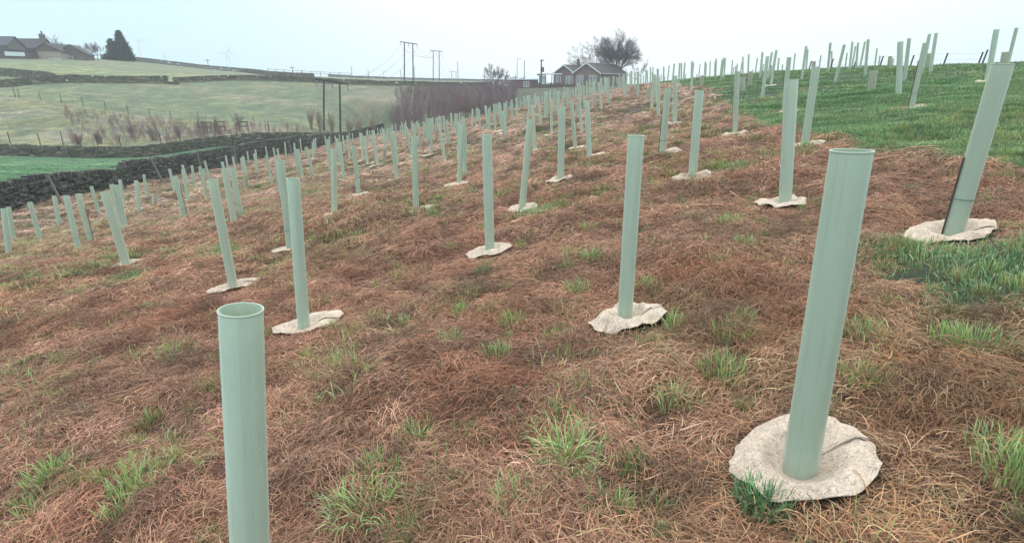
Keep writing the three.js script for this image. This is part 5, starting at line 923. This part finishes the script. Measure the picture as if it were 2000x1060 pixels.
const R8 = rng(808), clear = (x, z, m) => { for (const [a, b, r] of MATS) { const d = Math.hypot(x - a, z - b); if (d < r + m) return false; } return true; };
const inView = (x, z, m) => Math.abs(x) < 0.98 * -z + m;
function scatter(n, z0, z1, test, make) {                           // even over the ground between two distances, inside the view
  const out = [];
  for (let k = 0; k < n; k++) { const zz = Math.sqrt(z0 * z0 + R8() * (z1 * z1 - z0 * z0)), x = (R8() * 2 - 1) * (0.95 * zz + 1.8), z = -zz; if (!onHill(x, z)) continue; const g = greenness(x, z); if (test(g, x, z)) out.push(make(x, z, g)); }
  return out;
}
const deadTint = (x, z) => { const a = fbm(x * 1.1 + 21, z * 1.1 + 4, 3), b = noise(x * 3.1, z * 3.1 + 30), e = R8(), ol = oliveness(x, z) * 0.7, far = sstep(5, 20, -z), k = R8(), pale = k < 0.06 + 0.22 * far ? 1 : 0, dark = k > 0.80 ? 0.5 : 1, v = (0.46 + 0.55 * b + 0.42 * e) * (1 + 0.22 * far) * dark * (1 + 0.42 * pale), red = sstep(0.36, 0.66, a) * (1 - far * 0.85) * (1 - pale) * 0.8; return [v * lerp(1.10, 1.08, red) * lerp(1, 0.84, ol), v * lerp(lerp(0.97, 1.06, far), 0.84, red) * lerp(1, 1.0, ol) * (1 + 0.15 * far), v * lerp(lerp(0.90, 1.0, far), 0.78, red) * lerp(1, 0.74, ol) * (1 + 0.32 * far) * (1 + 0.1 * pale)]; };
const deadNear = [1, 2, 3, 4, 5, 6].map((s) => thatch(330, 0.165, s * 13, { pal: DEAD, hump: [0.075, 0.02, 0.045, 0.10, 0.03, 0.06][s % 6], len: 0.082, w: 0.00105 }));
const deadMid = [7, 8, 9, 10].map((s) => thatch(260, 0.21, s * 13, { pal: DEAD, len: 0.11, w: 0.0018, pile: 0.04, hump: [0.03, 0.10, 0.06, 0.13][s % 4] }));
const deadFar = [11, 12, 13].map((s) => thatch(240, 0.45, s * 13, { pal: DEAD, len: 0.24, w: 0.005, pile: 0.06, hump: [0.07, 0.16, 0.12][s % 3] }));
const deadEdge = [14, 15].map((s) => thatch(70, 0.09, s * 13, { pal: DEAD, len: 0.085, w: 0.00105 }));
const dp = (x, z, g, y = 0) => ({ x, z, a: R8() * 6.28, s: 0.85 + R8() * 0.4, c: deadTint(x, z), y: y + R8() * 0.012 });
const isDead = (g, x, z) => g < 0.25 + 0.4 * R8();
placedIn(deadNear, deadMat, 'dead_grass', 'tangled brown cut grass covering the nearest ground', [...scatter(4300, 1.1, 6.2, (g, x, z) => isDead(g) && clear(x, z, 0.11), dp),
  ...MOUNDS.flatMap(([x, z, r]) => (-z < 8 ? Array.from({ length: 34 }, () => { const a = R8() * 6.28, d = Math.sqrt(R8()) * r * 1.1; return dp(x + Math.cos(a) * d, z + Math.sin(a) * d, 0, 0.01); }) : [])).filter((p) => clear(p.x, p.z, 0.2)).map((p) => ({ ...p, c: [p.c[0] * 0.85, p.c[1] * 0.7, p.c[2] * 0.62] }))]);
placedIn(deadMid, deadMat, 'dead_grass', 'tangled brown cut grass of the middle ground', scatter(8200, 5.2, 18, (g, x, z) => isDead(g) && clear(x, z, 0.14), dp));
placedIn(deadFar, deadMat, 'dead_grass', 'brown cut grass of the far slope', scatter(13000, 15, 85, (g, x, z) => isDead(g) && clear(x, z, 0.3), dp));
placedIn(deadEdge, deadMat, 'dead_grass', 'brown strands along the edges of the felt mats', MATS.flatMap(([x, z, r]) => (-z > 13 ? [] : Array.from({ length: 90 }, () => { const a = R8() * 6.28, d = r * (0.9 + R8() * 0.5) + 0.03; return dp(x + Math.cos(a) * d, z + Math.sin(a) * d * 0.95, 0); }))));
// living grass
const tufts = [1, 2, 3, 4, 5, 6].map((s) => blades(64, 0.085, s * 7, { tips: GREEN, foot: [0.17, 0.17, 0.065], len: 0.082, w: 0.0026, lean: 0.36 }));
const sparse = [6, 7, 8].map((s) => blades(16, 0.14, s * 7, { tips: [...GREEN, [0.42, 0.38, 0.2], [0.48, 0.42, 0.24]], foot: [0.3, 0.22, 0.12], len: 0.11, w: 0.0019, lean: 0.8 }));
const sward = [9, 10, 11].map((s) => blades(150, 0.3, s * 7, { tips: SWARD, foot: [0.08, 0.12, 0.055], len: 0.06, w: 0.0028, lean: 0.75 }));
const swardFar = [12, 13].map((s) => blades(120, 0.7, s * 7, { tips: SWARD, foot: [0.09, 0.14, 0.07], len: 0.115, w: 0.008, lean: 0.75 }));
const gt = (x, z) => { const v = 0.7 + 0.6 * fbm(x * 1.7, z * 1.7 + 8, 2), y = fbm(x * 0.6 + 50, z * 0.6, 2); return [v * (0.7 + 0.7 * y), v, v * (0.85 + 0.2 * y)]; };
const gp = (lo, hi) => (x, z) => ({ x, z, a: R8() * 6.28, s: lo + R8() * (hi - lo), h: 0.8 + R8() * 0.5, c: gt(x, z), flat: 0, y: 0.028 });
const clump = (x, z) => sstep(0.50, 0.60, fbm(x * 1.9 + 90, z * 1.9, 3)) * 0.8 + 0.3 * oliveness(x, z) * sstep(3, 8, -z);
const mute = (p) => { const m = R8(); return { ...p, c: [p.c[0] * lerp(0.92, 1.1, m), p.c[1] * lerp(0.9, 0.8, m), p.c[2] * lerp(0.95, 0.9, m)] }; };
placedIn(tufts, grassMat, 'green_grass', 'scattered green regrowth in the brown grass', scatter(6200, 1.1, 9, (g, x, z) => R8() < clump(x, z) * 0.6 + 0.14 + g * 0.35 && clear(x, z, 0.02), (x, z) => mute(gp(0.35, 1.0)(x, z))));
placedIn(tufts.slice(0, 3), swardMat, 'green_grass', 'green regrowth dotting the middle slope', scatter(17000, 7, 30, (g, x, z) => g < 0.5 && R8() < clump(x, z) * 0.8 + 0.16 && clear(x, z, 0.05), (x, z) => { const p = mute(gp(0.75, 1.9)(x, z)); return { ...p, h: 0.62, y: 0.05, c: p.c.map((q, i) => q * [0.9, 0.78, 0.95][i]) }; }));
placedIn(sparse, grassMat, 'green_grass', 'thin green and straw blades in the brown grass', scatter(11000, 1.1, 17, (g, x, z) => R8() < 0.16 + clump(x, z) * 0.6 && clear(x, z, 0.02), gp(0.6, 1.2)));
placedIn(swardFar.slice(0, 1), swardMat, 'green_grass', 'olive regrowth over the far brown slope', scatter(9000, 14, 70, (g, x, z) => g < 0.4 && R8() < 0.1 + clump(x, z) * 0.6, (x, z) => ({ ...gp(0.4, 0.85)(x, z), h: 0.45, y: 0.06, c: [2.1, 1.5, 1.45].map((q) => q * (0.75 + 0.5 * R8())) })));
const sc = (x, z) => { const v = 0.9 + 0.6 * fbm(x * 1.1, z * 1.1 + 5, 3), d = fbm(x * 0.35 + 8, z * 0.35, 2); return [v * (0.8 + 0.5 * d), v * (0.95 + 0.1 * d), v * 0.95]; };
placedIn(sward, grassMat, 'green_sward', 'green sward at the right', scatter(11500, 1.3, 15, (g, x, z) => g > 0.2 + 0.4 * R8() && clear(x, z, 0.1), (x, z) => ({ ...gp(0.7, 1.15)(x, z), c: sc(x, z) })));
placedIn(swardFar, swardMat, 'green_sward', 'green sward on the brow', scatter(12000, 13, 62, (g, x, z) => g > 0.25 + 0.4 * R8() && clear(x, z, 0.2), (x, z) => ({ ...gp(0.6, 1.05)(x, z), h: 0.7, c: sc(x, z) })));
// the tufts one would point to
const TUFTS = [[0.845, -1.515, 0.9, 46, 'dark green grass tuft against the front left edge of the largest felt mat', 1], [1.69, -1.59, 1.1, 34, 'bright grass tuft at the right edge beside the largest mat', 0], [1.54, -2.12, 1.1, 34, 'grass tuft just right of the tallest tube, above its mat'], [1.02, -2.37, 1.2, 36, 'lower of two grass tufts left of the tallest tube'], [1.15, -2.64, 1.0, 34, 'upper of two grass tufts left of the tallest tube'],
  [2.09, -2.29, 1.5, 64, 'broad yellowish grass clump at right below the green patch'], [0.97, -2.92, 1.0, 28, 'green tuft right of the buckled felt mat'], [0.97, -3.63, 1.0, 34, 'dense green tuft right behind the buckled-mat tube'], [0.66, -4.33, 1.0, 30, 'vivid green tuft left of the upper part of the buckled-mat tube'], [1.93, -4.75, 1.3, 44, 'vivid yellow-green tuft below the long ragged mat'], [1.75, -4.0, 1.0, 28, 'green tuft below the vivid yellow-green one'], [0.47, -3.74, 1.0, 34, 'green tuft above left of the buckled felt mat'],
  [-0.23, -4.45, 0.9, 34, 'dark spiky tuft below the middle tube', 1], [-0.64, -5.49, 1.0, 30, 'yellowish tuft left of the middle tube foot'], [0.23, -1.85, 1.35, 30, 'large sprawling long-bladed tuft in the bottom centre'], [-0.56, -1.91, 1.1, 34, 'tall green tuft right of the huge cut-off tube'], [-0.42, -2.16, 1.1, 34, 'dark green tuft above the tall one right of the cut-off tube'], [-2.29, -2.29, 1.3, 44, 'wide pale green clump in the bottom left corner'], [-2.46, -3.63, 1.3, 40, 'loose green clump left of the cut-off tube rim'], [1.8, -2.56, 1.1, 34, 'pale grass tuft right of the tallest tube at mid height'],
  [-0.09, -2.8, 1.0, 26, 'short tuft in the centre of the brown foreground'], [-0.38, -3.07, 1.1, 30, 'straggling tuft left of the central short one'], [-0.59, -1.73, 1.2, 26, 'bleached rosette tuft with long blades at the bottom, near cut-off tube'], [0.02, -1.66, 1.0, 30, 'upright tuft at the bottom edge, left of centre pair'], [0.35, -1.6, 0.9, 14, 'few stiff green blades at the bottom edge, right of the upright tuft'], [-1.73, -2.09, 1.2, 36, 'pale green clump right of the bottom left corner clump'], [2.82, -5.63, 1.1, 40, 'green tuft at the left foot of the tall sward-edge tube'],
  [0.76, -5.29, 0.9, 26, 'small vivid tuft above the vivid one beside the buckled-mat tube'], [0.77, -2.23, 1.1, 24, 'thin tuft left of the tallest tube, well below the other two'], [1.61, -1.45, 1.2, 30, 'ragged grass tuft in the bottom right corner'], [0.0, -3.34, 0.9, 26, 'small tuft below the middle of the picture'], [-0.35, -3.62, 0.9, 24, 'faint tuft right of the frayed mat']];
TUFTS.forEach(([x, z, s, n, label, dark], i) => { const g = blades(n * 6, 0.1 * s, 500 + i, { tips: dark ? SWARD.slice(0, 3).map((c) => c.map((q) => q * 1.05)) : GREEN, foot: dark ? [0.08, 0.1, 0.04] : [0.18, 0.16, 0.065], len: i === 14 || i === 22 ? 0.15 : 0.09 * Math.sqrt(s), w: 0.0027, lean: i === 14 || i === 22 ? 0.75 : 0.4 }); single('grass_tuft', g, grassMat, label, 'grass tuft', 'green tufts in the brown grass').position.set(x, groundY(x, z) + 0.022, z); });

// tussocks of the rough bank across the valley
{ const list = [], r = rng(88); for (let i = 0; i < 5200; i++) { const px = -60 + r() * 760, d = 52 + r() * 34, u = uz(px, 240), x = u * d; if (onHill(x, -d) || d < table(midAt, u) + 1.2) continue; const past = d - table(fenceAt, u), k = fbm(x * 0.22, d * 0.3, 3); if (past > 0 && r() < 0.75) continue; if (k < 0.42) continue; const v = 0.8 + 0.6 * r(); list.push({ x, z: -d, a: r() * 6.28, s: 0.7 + r() * 0.6, h: 0.45, c: r() < 0.55 ? [3.2 * v, 1.75 * v, 2.1 * v] : [1.9 * v, 1.25 * v, 1.5 * v] }); }
  placedIn(swardFar, swardMat, 'rough_grass', 'pale tussocky grass on the rough bank across the valley', list); }

{ const list = [], r = rng(99); for (let i = 0; i < 11000; i++) { const px = -80 + r() * 960, d = 27 * Math.pow(135 / 27, r()), x = uz(px, 200) * d; if (onHill(x, -d) || Math.abs(d - table(midAt, x / d)) < 1 || Math.abs(d - table(upperAt, x / d)) < 1.2) continue; const c = groundColor(x, -d), v = 0.85 + 0.45 * r(); list.push({ x, z: -d, a: r() * 6.28, s: 0.9 + r() * 0.9, h: 0.22, c: [c[0] / 0.135 * v, c[1] / 0.215 * v, c[2] / 0.11 * v] }); }
  placedIn(swardFar, swardMat, 'pasture_grass', 'grazed grass of the fields across the valley', list); }
renderer.render(scene, camera);
